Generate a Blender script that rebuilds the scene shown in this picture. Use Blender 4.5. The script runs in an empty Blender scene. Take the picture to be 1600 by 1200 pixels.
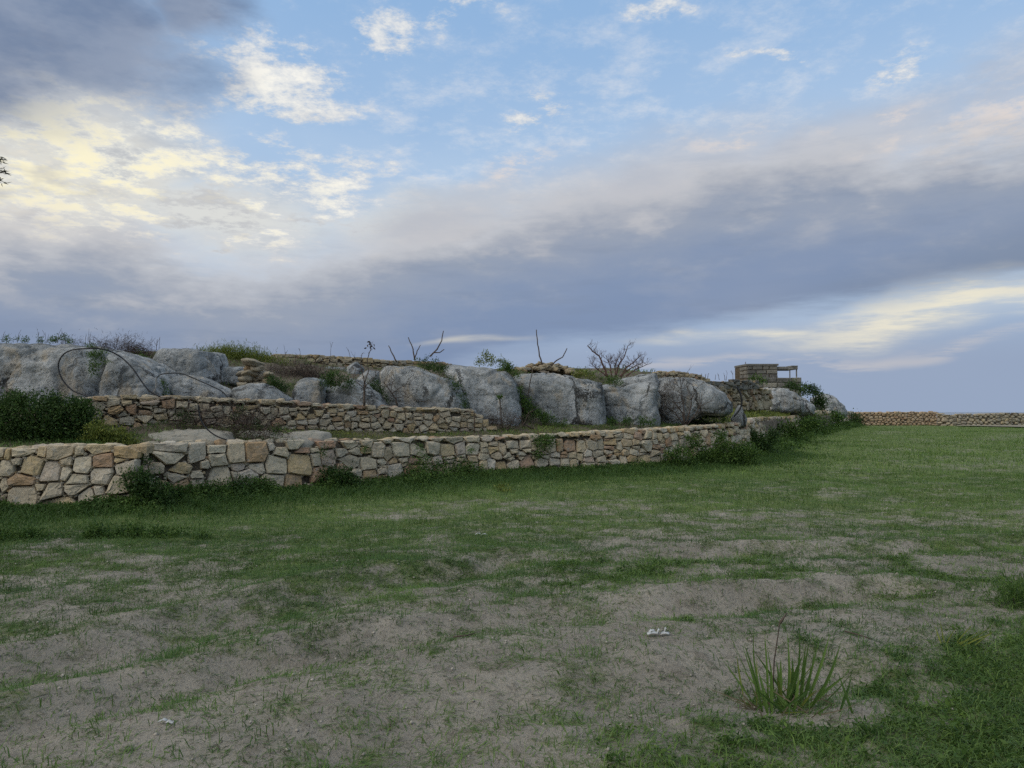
import bpy, bmesh, math, random
import numpy as np
from mathutils import Vector, noise, Matrix
from mathutils.bvhtree import BVHTree

random.seed(7)
RNG = np.random.default_rng(7)
SC = bpy.context.scene
COL = SC.collection

# ------------------------------------------------------------------ camera
FPX = 1150.0                    # focal length in pixels of the 1600 px wide photograph
EYE = 1.6
PITCH = math.atan(42.0 / FPX)   # horizon a little below the middle
cam_d = bpy.data.cameras.new('camera')
cam = bpy.data.objects.new('camera', cam_d)
COL.objects.link(cam)
cam_d.sensor_fit = 'HORIZONTAL'
cam_d.sensor_width = 36.0
cam_d.lens = 36.0 * FPX / 1600.0
cam_d.clip_start = 0.05
cam_d.clip_end = 20000.0
cam.location = (0, 0, EYE)
cam.rotation_euler = (math.pi / 2 + PITCH, 0, 0)
SC.camera = cam

vs = SC.view_settings
vs.view_transform = 'Standard'
vs.look = 'None'
vs.gamma = 1.0
vs.use_curve_mapping = False
vs.exposure = 0.3
SC.cycles.use_adaptive_sampling = True
SC.cycles.adaptive_threshold = 0.012
SC.cycles.use_denoising = False
SC.cycles.adaptive_min_samples = 8
SC.cycles.max_bounces = 6
SC.cycles.diffuse_bounces = 3
SC.cycles.transparent_max_bounces = 4


def ray(px, py):
    cx, cz = (px - 800.0) / FPX, (600.0 - py) / FPX
    return Vector((cx, math.cos(PITCH) - cz * math.sin(PITCH), math.sin(PITCH) + cz * math.cos(PITCH)))


def U(px, py, d):
    """world point on the sight line of a photo pixel, d metres deep (world Y)"""
    r = ray(px, py)
    return Vector((0, 0, EYE)) + r * (d / r.y)


def G(px, py, z=0.0):
    """world point on the level z under a photo pixel"""
    r = ray(px, py)
    return Vector((0, 0, EYE)) + r * ((z - EYE) / r.z)


def lin(r, g, b):
    f = lambda c: (c / 255 / 12.92) if c / 255 <= 0.04045 else ((c / 255 + 0.055) / 1.055) ** 2.4
    return (f(r), f(g), f(b))


# ------------------------------------------------------------------ sky
SUN_AZ, SUN_EL = -118.0, 34.0     # degrees; azimuth from +Y (view direction) towards +X


def azel(px, py):
    r = ray(px, py)
    return math.degrees(math.atan2(r.x, r.y)), math.degrees(math.atan2(r.z, math.hypot(r.x, r.y)))


class NT:
    """small helper that chains shader nodes"""
    def __init__(self, tree):
        self.t = tree

    def node(self, kind, **kw):
        n = self.t.nodes.new(kind)
        for k, v in kw.items():
            setattr(n, k, v)
        return n

    def put(self, sock, v):
        if isinstance(v, bpy.types.NodeSocket):
            self.t.links.new(v, sock)
        elif v is not None:
            if isinstance(v, (tuple, list)) and len(v) == 3 and sock.type == 'RGBA':
                v = (*v, 1)
            sock.default_value = v

    def m(self, op, a, b=None, c=None, clamp=False):
        n = self.node('ShaderNodeMath', operation=op, use_clamp=clamp)
        self.put(n.inputs[0], a); self.put(n.inputs[1], b); self.put(n.inputs[2], c)
        return n.outputs[0]

    def vm(self, op, a, b=None, s=None):
        n = self.node('ShaderNodeVectorMath', operation=op)
        self.put(n.inputs[0], a); self.put(n.inputs[1], b)
        if s is not None:
            self.put(n.inputs['Scale'], s)
        return n.outputs['Value'] if op in ('LENGTH', 'DOT_PRODUCT', 'DISTANCE') else n.outputs[0]

    def xyz(self, x, y, z):
        n = self.node('ShaderNodeCombineXYZ')
        self.put(n.inputs[0], x); self.put(n.inputs[1], y); self.put(n.inputs[2], z)
        return n.outputs[0]

    def sep(self, v):
        n = self.node('ShaderNodeSeparateXYZ')
        self.put(n.inputs[0], v)
        return n.outputs

    def ss(self, v, a, b, lo=0.0, hi=1.0, kind='SMOOTHSTEP'):
        n = self.node('ShaderNodeMapRange', interpolation_type=kind)
        for i, q in enumerate((v, a, b, lo, hi)):
            self.put(n.inputs[i], q)
        return n.outputs[0]

    def mix(self, f, a, b, blend='MIX'):
        n = self.node('ShaderNodeMix', data_type='RGBA', blend_type=blend)
        self.put(n.inputs[0], f); self.put(n.inputs[6], a); self.put(n.inputs[7], b)
        return n.outputs[2]

    def noise(self, vec, scale, detail=6, rough=0.55, dist=0.0, lac=2.0):
        n = self.node('ShaderNodeTexNoise')
        self.put(n.inputs['Vector'], vec)
        n.inputs['Scale'].default_value = scale
        n.inputs['Detail'].default_value = detail
        n.inputs['Roughness'].default_value = rough
        n.inputs['Lacunarity'].default_value = lac
        n.inputs['Distortion'].default_value = dist
        return n.outputs[0]

    def voro(self, vec, scale, feature='F1', rand=1.0):
        n = self.node('ShaderNodeTexVoronoi', feature=feature)
        self.put(n.inputs['Vector'], vec)
        n.inputs['Scale'].default_value = scale
        n.inputs['Randomness'].default_value = rand
        return n

    def ramp(self, f, stops, interp='LINEAR'):
        n = self.node('ShaderNodeValToRGB')
        cr = n.color_ramp
        cr.interpolation = interp
        while len(cr.elements) < len(stops):
            cr.elements.new(0.5)
        for e, (p, c) in zip(cr.elements, stops):
            e.position = p
            e.color = (*c, 1) if len(c) == 3 else c
        self.put(n.inputs[0], f)
        return n.outputs[0]

    def curve(self, v, pts, lo, hi, vlo, vhi):
        """piecewise function of v given as (v, value) pairs"""
        n = self.node('ShaderNodeFloatCurve')
        c = n.mapping.curves[0]
        q = [((a - lo) / (hi - lo), (b - vlo) / (vhi - vlo)) for a, b in pts]
        while len(c.points) < len(q):
            c.points.new(0.5, 0.5)
        for p, (a, b) in zip(c.points, q):
            p.location = (a, b)
        n.mapping.update()
        self.put(n.inputs['Value'], self.ss(v, lo, hi, 0, 1, 'LINEAR'))
        return self.ss(n.outputs[0], 0, 1, vlo, vhi, 'LINEAR')


world = bpy.data.worlds.new('World')
SC.world = world
world.use_nodes = True
wt = world.node_tree
wt.nodes.clear()
W = NT(wt)


def build_sky():
    bgk = 0.1
    tc = W.node('ShaderNodeTexCoord')
    d = W.vm('NORMALIZE', tc.outputs['Generated'])
    x, y, z = W.sep(d)
    az = W.m('MULTIPLY', W.m('ARCTAN2', x, y), 180 / math.pi)
    el = W.m('MULTIPLY', W.m('ARCSINE', z), 180 / math.pi)
    sky = W.node('ShaderNodeTexSky', sky_type='NISHITA', sun_disc=False)
    sky.sun_elevation = math.radians(SUN_EL)
    sky.sun_rotation = math.radians(SUN_AZ)
    sky.air_density = 1.0
    sky.dust_density = 1.0
    sky.ozone_density = 2.0
    c = sky.outputs[0]
    # cloud-sheet coordinates: a plane overhead, so cloudlets flatten towards the horizon
    zz = W.m('ADD', W.m('MAXIMUM', z, 0.0), 0.10)
    sheet = W.xyz(W.m('DIVIDE', x, zz), W.m('DIVIDE', y, zz), 0.0)
    soft = W.vm('MULTIPLY', d, (1.0, 1.0, 2.6))
    nA = W.noise(soft, 2.6, 3, 0.55)                       # broad, slow
    nB = W.noise(soft, 7.0, 5, 0.6)                   # medium wisps
    nC = W.noise(W.vm('ADD', sheet, (3.1, 1.7, 0.4)), 7.0, 6, 0.68)    # cloudlets
    nD = W.noise(W.vm('MULTIPLY', d, (1.0, 1.0, 7.0)), 7.0, 5, 0.62)     # long streaks low down
    wob = W.m('SUBTRACT', nB, 0.5)
    wobA = W.m('SUBTRACT', nA, 0.5)
    warp = W.xyz(W.m('MULTIPLY_ADD', wob, 9.0, az), W.m('MULTIPLY_ADD', wobA, 7.0, el), 0.0)

    def blob(px, py, rx, ry, rot=0.0, inner=0.15, src=warp):
        a, e = azel(px, py)
        k = 1150 * math.pi / 180
        mp = W.node('ShaderNodeMapping', vector_type='TEXTURE')
        W.put(mp.inputs['Vector'], src)
        mp.inputs['Location'].default_value = (a, e, 0)
        mp.inputs['Rotation'].default_value = (0, 0, math.radians(rot))
        mp.inputs['Scale'].default_value = (rx / k, ry / k, 1)
        return W.ss(W.vm('LENGTH', mp.outputs[0]), 1.0, inner)

    def addup(lst):
        s = lst[0]
        for q in lst[1:]:
            s = W.m('MAXIMUM', s, q)
        return s

    def over(base, f, col):
        if isinstance(col, tuple):
            col = tuple(v / bgk for v in col)
        return W.mix(f, base, col)

    # thin pale veil over the blue, thicker low down
    c = over(c, 0.78, lin(149, 190, 235))
    veil = W.ss(el, 32, 10, 0.10, 0.85)
    veil = W.m('MULTIPLY', veil, W.ss(nA, 0.25, 0.7, 0.7, 1.2))
    c = over(c, veil, lin(188, 208, 230))
    # thin wisps everywhere in the blue
    c = over(c, W.m('MULTIPLY', W.ss(nC, 0.42, 0.80), W.m('MULTIPLY', W.ss(el, 40, 14, 0.35, 0.75), W.ss(el, 7, 14))), lin(226, 228, 232))
    # grey and cream sheet behind the bright cloudlets on the left
    sheetL = addup([blob(-30, 235, 360, 190, 0, 0.45), W.m('MULTIPLY', blob(330, 340, 320, 85, 0, 0.2), 0.75), W.m('MULTIPLY', blob(620, 345, 320, 70, 10, 0.0), 0.55)])
    c = over(c, W.m('MULTIPLY', sheetL, 0.9), W.vm('SCALE', W.mix(W.ss(nB, 0.35, 0.62), lin(192, 193, 194), lin(236, 229, 212)), s=1 / bgk))
    c = over(c, W.ss(el, 11, 3, 0.0, 0.92), lin(147, 162, 188))

    # ---- white and cream cloudlets
    cover = addup([
        W.m('MULTIPLY', blob(40, 240, 440, 230, 0, 0.25), 1.0),
        W.m('MULTIPLY', blob(430, 130, 240, 130, -15, 0.1), 0.90),
        W.m('MULTIPLY', blob(600, 75, 160, 85, 0, 0.0), 0.88),
        W.m('MULTIPLY', blob(690, 10, 200, 85, 0, 0.0), 0.88),
        W.m('MULTIPLY', blob(430, 290, 380, 170, 0, 0.1), 0.80),
        W.m('MULTIPLY', blob(400, 372, 320, 60, 0, 0.1), 0.80),
        W.m('MULTIPLY', blob(850, 185, 200, 45, 4, 0.0), 0.80),
        W.m('MULTIPLY', blob(1030, 8, 140, 50, 0, 0.0), 0.82),
        W.m('MULTIPLY', blob(1210, 78, 120, 20, -20, 0.0), 0.78),
        W.m('MULTIPLY', blob(1400, 80, 160, 50, 0, 0.0), 0.82),
        W.ss(el, 28, 42, 0.05, 0.86),          # few elsewhere; dense overhead, added out of view to brighten and whiten the light
    ])
    cl = W.m('ADD', W.m('MULTIPLY', W.m('SUBTRACT', nC, 0.5), 2.6), cover)
    dens = W.ss(cl, 0.56, 0.96)
    thick = W.ss(cl, 0.72, 1.30)
    glow = blob(100, 265, 480, 230, 0, 0.0)
    ccol = W.mix(thick, tuple(v / bgk for v in lin(208, 214, 222)), tuple(v / bgk for v in lin(252, 249, 240)))
    ccol = W.mix(W.m('MULTIPLY', glow, W.ss(thick, 0.0, 1.0, 0.25, 0.95)), ccol, tuple(v / bgk for v in lin(255, 246, 208)))
    ccol = W.mix(W.m('MULTIPLY', W.ss(nB, 0.50, 0.68), W.ss(el, 26, 13, 0.0, 0.75)), ccol, tuple(v / bgk for v in lin(180, 182, 188)))
    c = W.mix(W.m('MULTIPLY', dens, 0.93), c, ccol)

    # ---- lilac-grey veil on the shoulder of the bank
    sh = addup([blob(1000, 300, 420, 110, 14, 0.1), blob(1330, 215, 300, 90, 10, 0.1), blob(700, 345, 230, 70, 20, 0.1),
                W.m('MULTIPLY', blob(1580, 130, 110, 110, 20, 0.1), 0.8)])
    c = over(c, W.m('MULTIPLY', sh, W.ss(nB, 0.3, 0.65, 0.35, 0.85)), lin(184, 187, 196))
    pk = addup([blob(1140, 215, 110, 26, 6, 0.1), blob(1380, 180, 120, 26, 0, 0.1), blob(1560, 200, 150, 60, 22, 0.1),
                blob(820, 262, 110, 24, 16, 0.1), blob(1430, 215, 120, 26, 12, 0.1)])
    c = over(c, W.m('MULTIPLY', pk, W.ss(nC, 0.40, 0.62, 0.1, 0.8)), lin(230, 218, 210))

    # ---- the long grey bank: between an upper and a lower edge that follow the azimuth
    up = [(-180, 14), (-60, 15)] + [azel(*p) for p in ((0, 348), (180, 384), (400, 415), (560, 395), (700, 352), (850, 308),
          (1050, 275), (1250, 238), (1450, 236), (1600, 222))] + [(60, 18), (180, 14)]
    lo = [(-180, -3), (-60, -3)] + [azel(*p) for p in ((0, 760), (400, 700), (650, 600), (820, 535), (1000, 520), (1200, 486), (1400, 458),
          (1600, 432))] + [(60, 8.5), (180, -3)]
    upe = W.curve(az, up, -180, 180, -10, 40)
    loe = W.curve(az, lo, -180, 180, -10, 40)
    ew = W.m('MULTIPLY_ADD', wob, 8.5, W.m('MULTIPLY_ADD', wobA, 3.0, el))
    above = W.m('SUBTRACT', ew, upe)
    mU = W.ss(above, 3.6, -3.0)
    below = W.m('SUBTRACT', W.m('MULTIPLY_ADD', W.m('SUBTRACT', nD, 0.5), 2.4, el), loe)
    mL = W.ss(below, -1.2, 1.0)
    bank = W.m('MULTIPLY', mU, mL)
    bcol = W.ramp(W.ss(above, 1.5, -9.0), [(0.0, lin(214, 209, 206)), (0.2, lin(186, 187, 192)), (0.45, lin(149, 159, 177)), (1.0, lin(126, 144, 175))])
    rdk = W.m('MULTIPLY', blob(1620, 400, 700, 75, 12, 0.0, W.xyz(az, el, 0)), 0.75)
    bcol = W.mix(rdk, bcol, lin(126, 139, 160))
    bcol = W.mix(W.m('MULTIPLY', W.ss(nA, 0.42, 0.62), 0.22), bcol, lin(160, 167, 182))
    bcol = W.mix(W.m('MULTIPLY', W.ss(nB, 0.50, 0.66), W.ss(above, -7, 0, 0.06, 0.45)), bcol, lin(198, 196, 198))
    bcol = W.mix(W.m('MULTIPLY', W.ss(nD, 0.5, 0.7), 0.25), bcol, lin(122, 136, 160))
    bcol = W.vm('SCALE', bcol, s=1 / bgk)
    c = W.mix(W.m('MULTIPLY', bank, 0.96), c, bcol)

    # ---- under the bank: cream streaks and pale bands near the horizon
    st = addup([blob(1470, 490, 360, 38, 6, 0.0), W.m('MULTIPLY', blob(1180, 520, 220, 14, 6, 0.0), 0.8),
                W.m('MULTIPLY', blob(740, 550, 120, 9, 2, 0.0), 0.45)])
    c = over(c, W.m('MULTIPLY', st, W.ss(nD, 0.38, 0.62, 0.25, 0.9)), lin(242, 234, 210))
    lo2 = addup([blob(1275, 545, 34, 9, -22, 0.0), blob(1250, 560, 600, 14, 3, 0.0)])
    c = over(c, W.m('MULTIPLY', lo2, W.ss(nD, 0.45, 0.62, 0.0, 0.5)), lin(214, 206, 200))

    # ---- dark cloud in the upper left
    dk = addup([blob(130, 40, 250, 105, -4, 0.3), blob(-120, 10, 300, 150, 0, 0.3), blob(300, 10, 110, 70, 0, 0.2)])
    c = over(c, W.m('MULTIPLY', dk, 0.92), W.vm('SCALE', W.mix(W.ss(nB, 0.35, 0.65), lin(112, 129, 158), lin(140, 152, 174)), s=1 / bgk))
    # below the horizon: dull haze
    c = over(c, W.ss(el, -0.5, -3), lin(120, 128, 140))
    bg = W.node('ShaderNodeBackground')
    W.put(bg.inputs[0], c)
    bg.inputs[1].default_value = bgk * 0.81
    out = W.node('ShaderNodeOutputWorld')
    wt.links.new(bg.outputs[0], out.inputs[0])


build_sky()
try:
    world.cycles.sampling_method = 'MANUAL'
    world.cycles.sample_map_resolution = 512
except Exception:
    pass

sun_d = bpy.data.lights.new('sun', 'SUN')
sun = bpy.data.objects.new('sun', sun_d)
COL.objects.link(sun)
sun_d.energy = 1.5
sun_d.angle = math.radians(75)
sun_d.color = (1.0, 0.90, 0.74)
_sd = Vector((math.sin(math.radians(SUN_AZ)) * math.cos(math.radians(SUN_EL)),
              math.cos(math.radians(SUN_AZ)) * math.cos(math.radians(SUN_EL)), math.sin(math.radians(SUN_EL))))
sun.rotation_euler = _sd.to_track_quat('Z', 'Y').to_euler()
sun.location = (-30, 20, 30)

# ------------------------------------------------------------------ helpers
def _hash(ix, iy, seed):
    h = (ix.astype(np.int64) * 374761393 + iy.astype(np.int64) * 668265263 + seed * 974634777) & 0xFFFFFFFF
    h = ((h ^ (h >> 13)) * 1274126177) & 0xFFFFFFFF
    h = (h ^ (h >> 16)) & 0xFFFFFFFF
    return h.astype(np.float64) / 4294967295.0


def vnoise(x, y, seed=0):
    x = np.asarray(x, float); y = np.asarray(y, float)
    ix, iy = np.floor(x), np.floor(y)
    fx, fy = x - ix, y - iy
    fx = fx * fx * fx * (fx * (fx * 6 - 15) + 10); fy = fy * fy * fy * (fy * (fy * 6 - 15) + 10)
    a, b = _hash(ix, iy, seed), _hash(ix + 1, iy, seed)
    c, d = _hash(ix, iy + 1, seed), _hash(ix + 1, iy + 1, seed)
    return (a * (1 - fx) + b * fx) * (1 - fy) + (c * (1 - fx) + d * fx) * fy


def fbm(x, y, octs=4, seed=0, gain=0.5):
    s = 0; amp = 1; tot = 0
    x = np.asarray(x, float); y = np.asarray(y, float)
    for o in range(octs):
        s = s + amp * vnoise(x * 2 ** o + o * 17.3, y * 2 ** o - o * 9.1, seed + o)
        tot += amp; amp *= gain
    return s / tot


def sstep(a, b, v):
    t = np.clip((np.asarray(v, float) - a) / (b - a), 0, 1)
    return t * t * (3 - 2 * t)


def wloc(o):
    p = Vector((0, 0, 0))
    while o is not None:
        p += o.location
        o = o.parent
    return p


def tag(o, label=None, cat=None, group=None, kind=None):
    if label: o['label'] = label
    if cat: o['category'] = cat
    if group: o['group'] = group
    if kind: o['kind'] = kind
    return o


def link(o, parent=None):
    COL.objects.link(o)
    if parent is not None:
        o.parent = parent
    return o


def thing(name, label, cat, loc, group=None):
    o = bpy.data.objects.new(name, None)
    o.empty_display_size = 0.2
    o.location = loc
    link(o)
    return tag(o, label, cat, group)


def mobj(name, verts, faces, mat, parent=None, smooth=True, origin=None):
    """mesh object; verts are world coordinates, stored relative to origin"""
    if origin is None:
        origin = wloc(parent) if parent is not None else Vector((0, 0, 0))
    origin = Vector(origin)
    V = np.asarray([tuple(v) for v in verts], float) if not isinstance(verts, np.ndarray) else verts
    V = V - np.array(origin)
    me = bpy.data.meshes.new(name)
    if isinstance(faces, np.ndarray):
        nf, k = faces.shape
        me.vertices.add(len(V)); me.vertices.foreach_set('co', V.astype(np.float32).ravel())
        me.loops.add(nf * k); me.loops.foreach_set('vertex_index', faces.astype(np.int32).ravel())
        me.polygons.add(nf)
        me.polygons.foreach_set('loop_start', np.arange(0, nf * k, k, dtype=np.int32))
        try:
            me.polygons.foreach_set('loop_total', np.full(nf, k, dtype=np.int32))
        except Exception:
            pass
        me.update(calc_edges=True)
    else:
        me.from_pydata([tuple(v) for v in V], [], faces)
    if smooth:
        me.polygons.foreach_set('use_smooth', np.ones(len(me.polygons), dtype=bool))
    me.materials.append(mat)
    o = bpy.data.objects.new(name, me)
    o.location = origin - (wloc(parent) if parent is not None else Vector((0, 0, 0)))
    link(o, parent)
    return o


def set_attr(o, name, vals):
    a = o.data.attributes.new(name, 'FLOAT', 'POINT')
    a.data.foreach_set('value', np.asarray(vals, np.float32))


class MB:
    """collects several shapes into one mesh"""
    def __init__(self):
        self.v, self.f = [], []

    def add(self, v, f):
        b = len(self.v)
        self.v += [tuple(q) for q in v]
        self.f += [tuple(b + i for i in q) for q in f]

    def tube(self, pts, r0, r1=None, sides=5, close=True):
        pts = [Vector(p) for p in pts]
        n = len(pts)
        r1 = r0 if r1 is None else r1
        b = len(self.v)
        up = Vector((0.13, 0.31, 0.94))
        for i, p in enumerate(pts):
            t = (pts[min(i + 1, n - 1)] - pts[max(i - 1, 0)])
            if t.length < 1e-6: t = Vector((0, 0, 1))
            t.normalize()
            a = t.cross(up)
            if a.length < 0.05: a = t.cross(Vector((1, 0, 0)))
            a.normalize(); c = t.cross(a)
            r = r0 + (r1 - r0) * i / max(1, n - 1)
            for k in range(sides):
                w = 2 * math.pi * k / sides
                self.v.append(tuple(p + a * (math.cos(w) * r) + c * (math.sin(w) * r)))
        for i in range(n - 1):
            for k in range(sides):
                k2 = (k + 1) % sides
                self.f.append((b + i * sides + k, b + i * sides + k2, b + (i + 1) * sides + k2, b + (i + 1) * sides + k))
        if close:
            self.f.append(tuple(b + k for k in reversed(range(sides))))
            self.f.append(tuple(b + (n - 1) * sides + k for k in range(sides)))

    def build(self, name, mat, parent=None, smooth=True, origin=None):
        return mobj(name, self.v, self.f, mat, parent, smooth, origin)


# ------------------------------------------------------------------ materials
def new_mat(name, rough=0.9, spec=0.2):
    m = bpy.data.materials.new(name)
    m.use_nodes = True
    t = m.node_tree
    t.nodes.clear()
    n = NT(t)
    b = n.node('ShaderNodeBsdfPrincipled')
    b.inputs['Roughness'].default_value = rough
    b.inputs['Specular IOR Level'].default_value = spec
    o = n.node('ShaderNodeOutputMaterial')
    t.links.new(b.outputs[0], o.inputs[0])
    return m, n, b


def bump(n, b, h, strength=0.5, dist=0.02, chain=None):
    q = n.node('ShaderNodeBump')
    q.inputs['Strength'].default_value = strength
    q.inputs['Distance'].default_value = dist
    n.put(q.inputs['Height'], h)
    if chain is not None:
        n.put(q.inputs['Normal'], chain)
    n.put(b.inputs['Normal'], q.outputs[0])
    return q.outputs[0]


def mat_plain(name, col, rough=0.8, var=0.25, scale=8.0, spec=0.2, metal=0.0, bstr=0.3, bdist=0.004):
    m, n, b = new_mat(name, rough, spec)
    tc = n.node('ShaderNodeTexCoord')
    k = n.noise(tc.outputs['Object'], scale, 5, 0.6)
    c1 = tuple(c * (1 - var) for c in col); c2 = tuple(min(1, c * (1 + var)) for c in col)
    n.put(b.inputs['Base Color'], n.mix(n.ss(k, 0.3, 0.7), c1, c2))
    b.inputs['Metallic'].default_value = metal
    bump(n, b, k, bstr, bdist)
    return m


def mat_stone(name, stops, patch=(0.17, 0.14, 0.105), patch_amt=0.5, bsc=1.0, lich=(0.42, 0.41, 0.36), island=False):
    """rubble stone: each piece has its own tone from the ramp"""
    m, n, b = new_mat(name, 0.95, 0.15)
    tc = n.node('ShaderNodeTexCoord')
    oi = n.node('ShaderNodeObjectInfo')
    rnd = oi.outputs['Random']
    if island:
        rnd = n.node('ShaderNodeNewGeometry').outputs['Random Per Island']
    off = n.vm('SCALE', n.xyz(rnd, n.m('MULTIPLY', rnd, 7.3), n.m('MULTIPLY', rnd, 3.1)), s=40.0)
    p = n.vm('ADD', tc.outputs['Object'], off)
    base = n.ramp(rnd, stops)
    n1 = n.noise(p, 5.0 * bsc, 6, 0.65)
    n2 = n.noise(p, 17.0 * bsc, 5, 0.7)
    n3 = n.noise(p, 60.0 * bsc, 3, 0.6)
    c = n.mix(n.m('MULTIPLY', n.ss(n1, 0.45, 0.75), 0.5), base, tuple(0.62 * v for v in (0.50, 0.46, 0.39)))
    c = n.mix(n.m('MULTIPLY', n.ss(n2, 0.50, 0.66), patch_amt), c, patch)
    c = n.mix(n.m('MULTIPLY', n.ss(n.noise(p, 9.0 * bsc, 4, 0.6), 0.58, 0.70), 0.5), c, lich)
    n.put(b.inputs['Base Color'], c)
    h = n.m('ADD', n.m('MULTIPLY', n1, 1.0), n.m('ADD', n.m('MULTIPLY', n2, 0.5), n.m('MULTIPLY', n3, 0.15)))
    bump(n, b, h, 0.9, 0.05)
    return m


def mat_boulder():
    m, n, b = new_mat('weathered limestone', 0.93, 0.2)
    tc = n.node('ShaderNodeTexCoord')
    geo = n.node('ShaderNodeNewGeometry')
    oi = n.node('ShaderNodeObjectInfo')
    rnd = oi.outputs['Random']
    off = n.vm('SCALE', n.xyz(rnd, n.m('MULTIPLY', rnd, 5.7), n.m('MULTIPLY', rnd, 2.3)), s=60.0)
    p = n.vm('ADD', tc.outputs['Object'], off)
    ps = n.vm('MULTIPLY', p, (1.0, 1.0, 0.45))
    n1 = n.noise(ps, 1.1, 6, 0.62)
    n2 = n.noise(ps, 4.0, 7, 0.68)
    n3 = n.noise(p, 14.0, 6, 0.7)
    n4 = n.noise(p, 55.0, 4, 0.7)
    grey = n.mix(n.ss(n1, 0.36, 0.64), (0.27, 0.282, 0.278), (0.47, 0.478, 0.465))
    streak = n.noise(n.vm('MULTIPLY', p, (3.2, 3.2, 0.35)), 1.0, 5, 0.6)
    c = n.mix(n.m('MULTIPLY', n.ss(streak, 0.50, 0.64), 0.62), grey, (0.17, 0.18, 0.18))       # water stains
    c = n.mix(n.m('MULTIPLY', n.ss(n2, 0.49, 0.62), 0.62), c, (0.17, 0.18, 0.175))              # dark lichen
    c = n.mix(n.m('MULTIPLY', n.ss(n.noise(ps, 2.3, 5, 0.6), 0.54, 0.66), 0.6), c, (0.47, 0.39, 0.28))   # warmer bare stone
    c = n.mix(n.m('MULTIPLY', n.ss(n3, 0.54, 0.70), 0.30), c, (0.62, 0.63, 0.61))
    pits = n.m('MULTIPLY', n.ss(n.noise(p, 22.0, 5, 0.7), 0.53, 0.60), n.ss(n.noise(ps, 1.7, 4, 0.6), 0.42, 0.60))
    c = n.mix(n.m('MULTIPLY', pits, 0.7), c, (0.055, 0.055, 0.052))
    wv = n.vm('ADD', n.vm('MULTIPLY', p, (1.0, 1.0, 0.75)), n.vm('SCALE', n.xyz(n2, n1, n3), s=0.55))
    crack = n.ss(n.voro(wv, 0.62, 'DISTANCE_TO_EDGE').outputs['Distance'], 0.028, 0.004)
    crack = n.m('MULTIPLY', crack, n.ss(n.noise(p, 0.8, 2, 0.5), 0.40, 0.55))
    c = n.mix(n.m('MULTIPLY', crack, 0.85), c, (0.045, 0.043, 0.038))
    n.put(b.inputs['Base Color'], c)
    pit = n.voro(p, 9.0).outputs['Distance']
    h = n.m('ADD', n.m('MULTIPLY', n2, 1.4), n.m('ADD', n.m('MULTIPLY', n3, 0.8), n.m('MULTIPLY', n4, 0.25)))
    h = n.m('ADD', h, n.m('MULTIPLY', n.ss(pit, 0.0, 0.35), 0.35))
    h = n.m('SUBTRACT', h, n.m('MULTIPLY', crack, 0.9))
    bump(n, b, h, 1.0, 0.09)
    return m


def mat_leaf(name, dark, light, rough=0.6, trans=0.3):
    m = bpy.data.materials.new(name)
    m.use_nodes = True
    t = m.node_tree; t.nodes.clear()
    n = NT(t)
    at = n.node('ShaderNodeAttribute', attribute_name='tint')
    col = n.mix(at.outputs['Fac'], dark, light)
    b = n.node('ShaderNodeBsdfPrincipled')
    b.inputs['Roughness'].default_value = rough
    b.inputs['Specular IOR Level'].default_value = 0.25
    n.put(b.inputs['Base Color'], col)
    tr = n.node('ShaderNodeBsdfTranslucent')
    n.put(tr.inputs[0], col)
    mx = n.node('ShaderNodeMixShader')
    mx.inputs[0].default_value = trans
    t.links.new(b.outputs[0], mx.inputs[1]); t.links.new(tr.outputs[0], mx.inputs[2])
    o = n.node('ShaderNodeOutputMaterial')
    t.links.new(mx.outputs[0], o.inputs[0])
    return m


def mat_ground(name, soils, green, bscale=1.0, bdist=0.045, dry=(0.20, 0.165, 0.10)):
    """earth that turns to a low green cover where the mesh attribute says plants grow"""
    m, n, b = new_mat(name, 0.97, 0.1)
    tc = n.node('ShaderNodeTexCoord')
    p = tc.outputs['Object']
    at = n.node('ShaderNodeAttribute', attribute_name='cover')
    n1 = n.noise(p, 0.9, 5, 0.6)
    n2 = n.noise(p, 7.0, 6, 0.68)
    n3 = n.noise(p, 38.0, 5, 0.72)
    n4 = n.noise(p, 170.0, 3, 0.6)
    c = n.mix(n.ss(n1, 0.35, 0.65), soils[0], soils[1])
    c = n.mix(n.m('MULTIPLY', n.ss(n2, 0.47, 0.68), 0.55), c, soils[2])
    c = n.mix(n.m('MULTIPLY', n.ss(n3, 0.52, 0.64), 0.6), c, tuple(v * 0.30 for v in soils[1]))  # dark root and straw specks, plus soil shadows put into the colour
    c = n.mix(n.m('MULTIPLY', n.ss(n4, 0.62, 0.70), 0.45), c, tuple(min(1, v * 1.7) for v in soils[1]))  # pale grain: highlights on the soil put into the colour
    g = n.mix(n.ss(n.noise(p, 2.2, 5, 0.6), 0.35, 0.65), green[0], green[1])
    g = n.mix(n.m('MULTIPLY', n.ss(n3, 0.5, 0.66), 0.5), g, dry)
    f = n.m('ADD', at.outputs['Fac'], n.m('ADD', n.m('MULTIPLY', n.m('SUBTRACT', n2, 0.5), 0.9), n.m('MULTIPLY', n.m('SUBTRACT', n3, 0.5), 1.3)))
    c = n.mix(n.m('MULTIPLY', n.ss(f, 0.36, 1.0), 0.9), c, g)
    n.put(b.inputs['Base Color'], c)
    h = n.m('ADD', n.m('MULTIPLY', n2, 1.3), n.m('ADD', n.m('MULTIPLY', n3, 0.55), n.m('MULTIPLY', n4, 0.16)))
    bump(n, b, h, 1.0, bdist)
    return m


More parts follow.
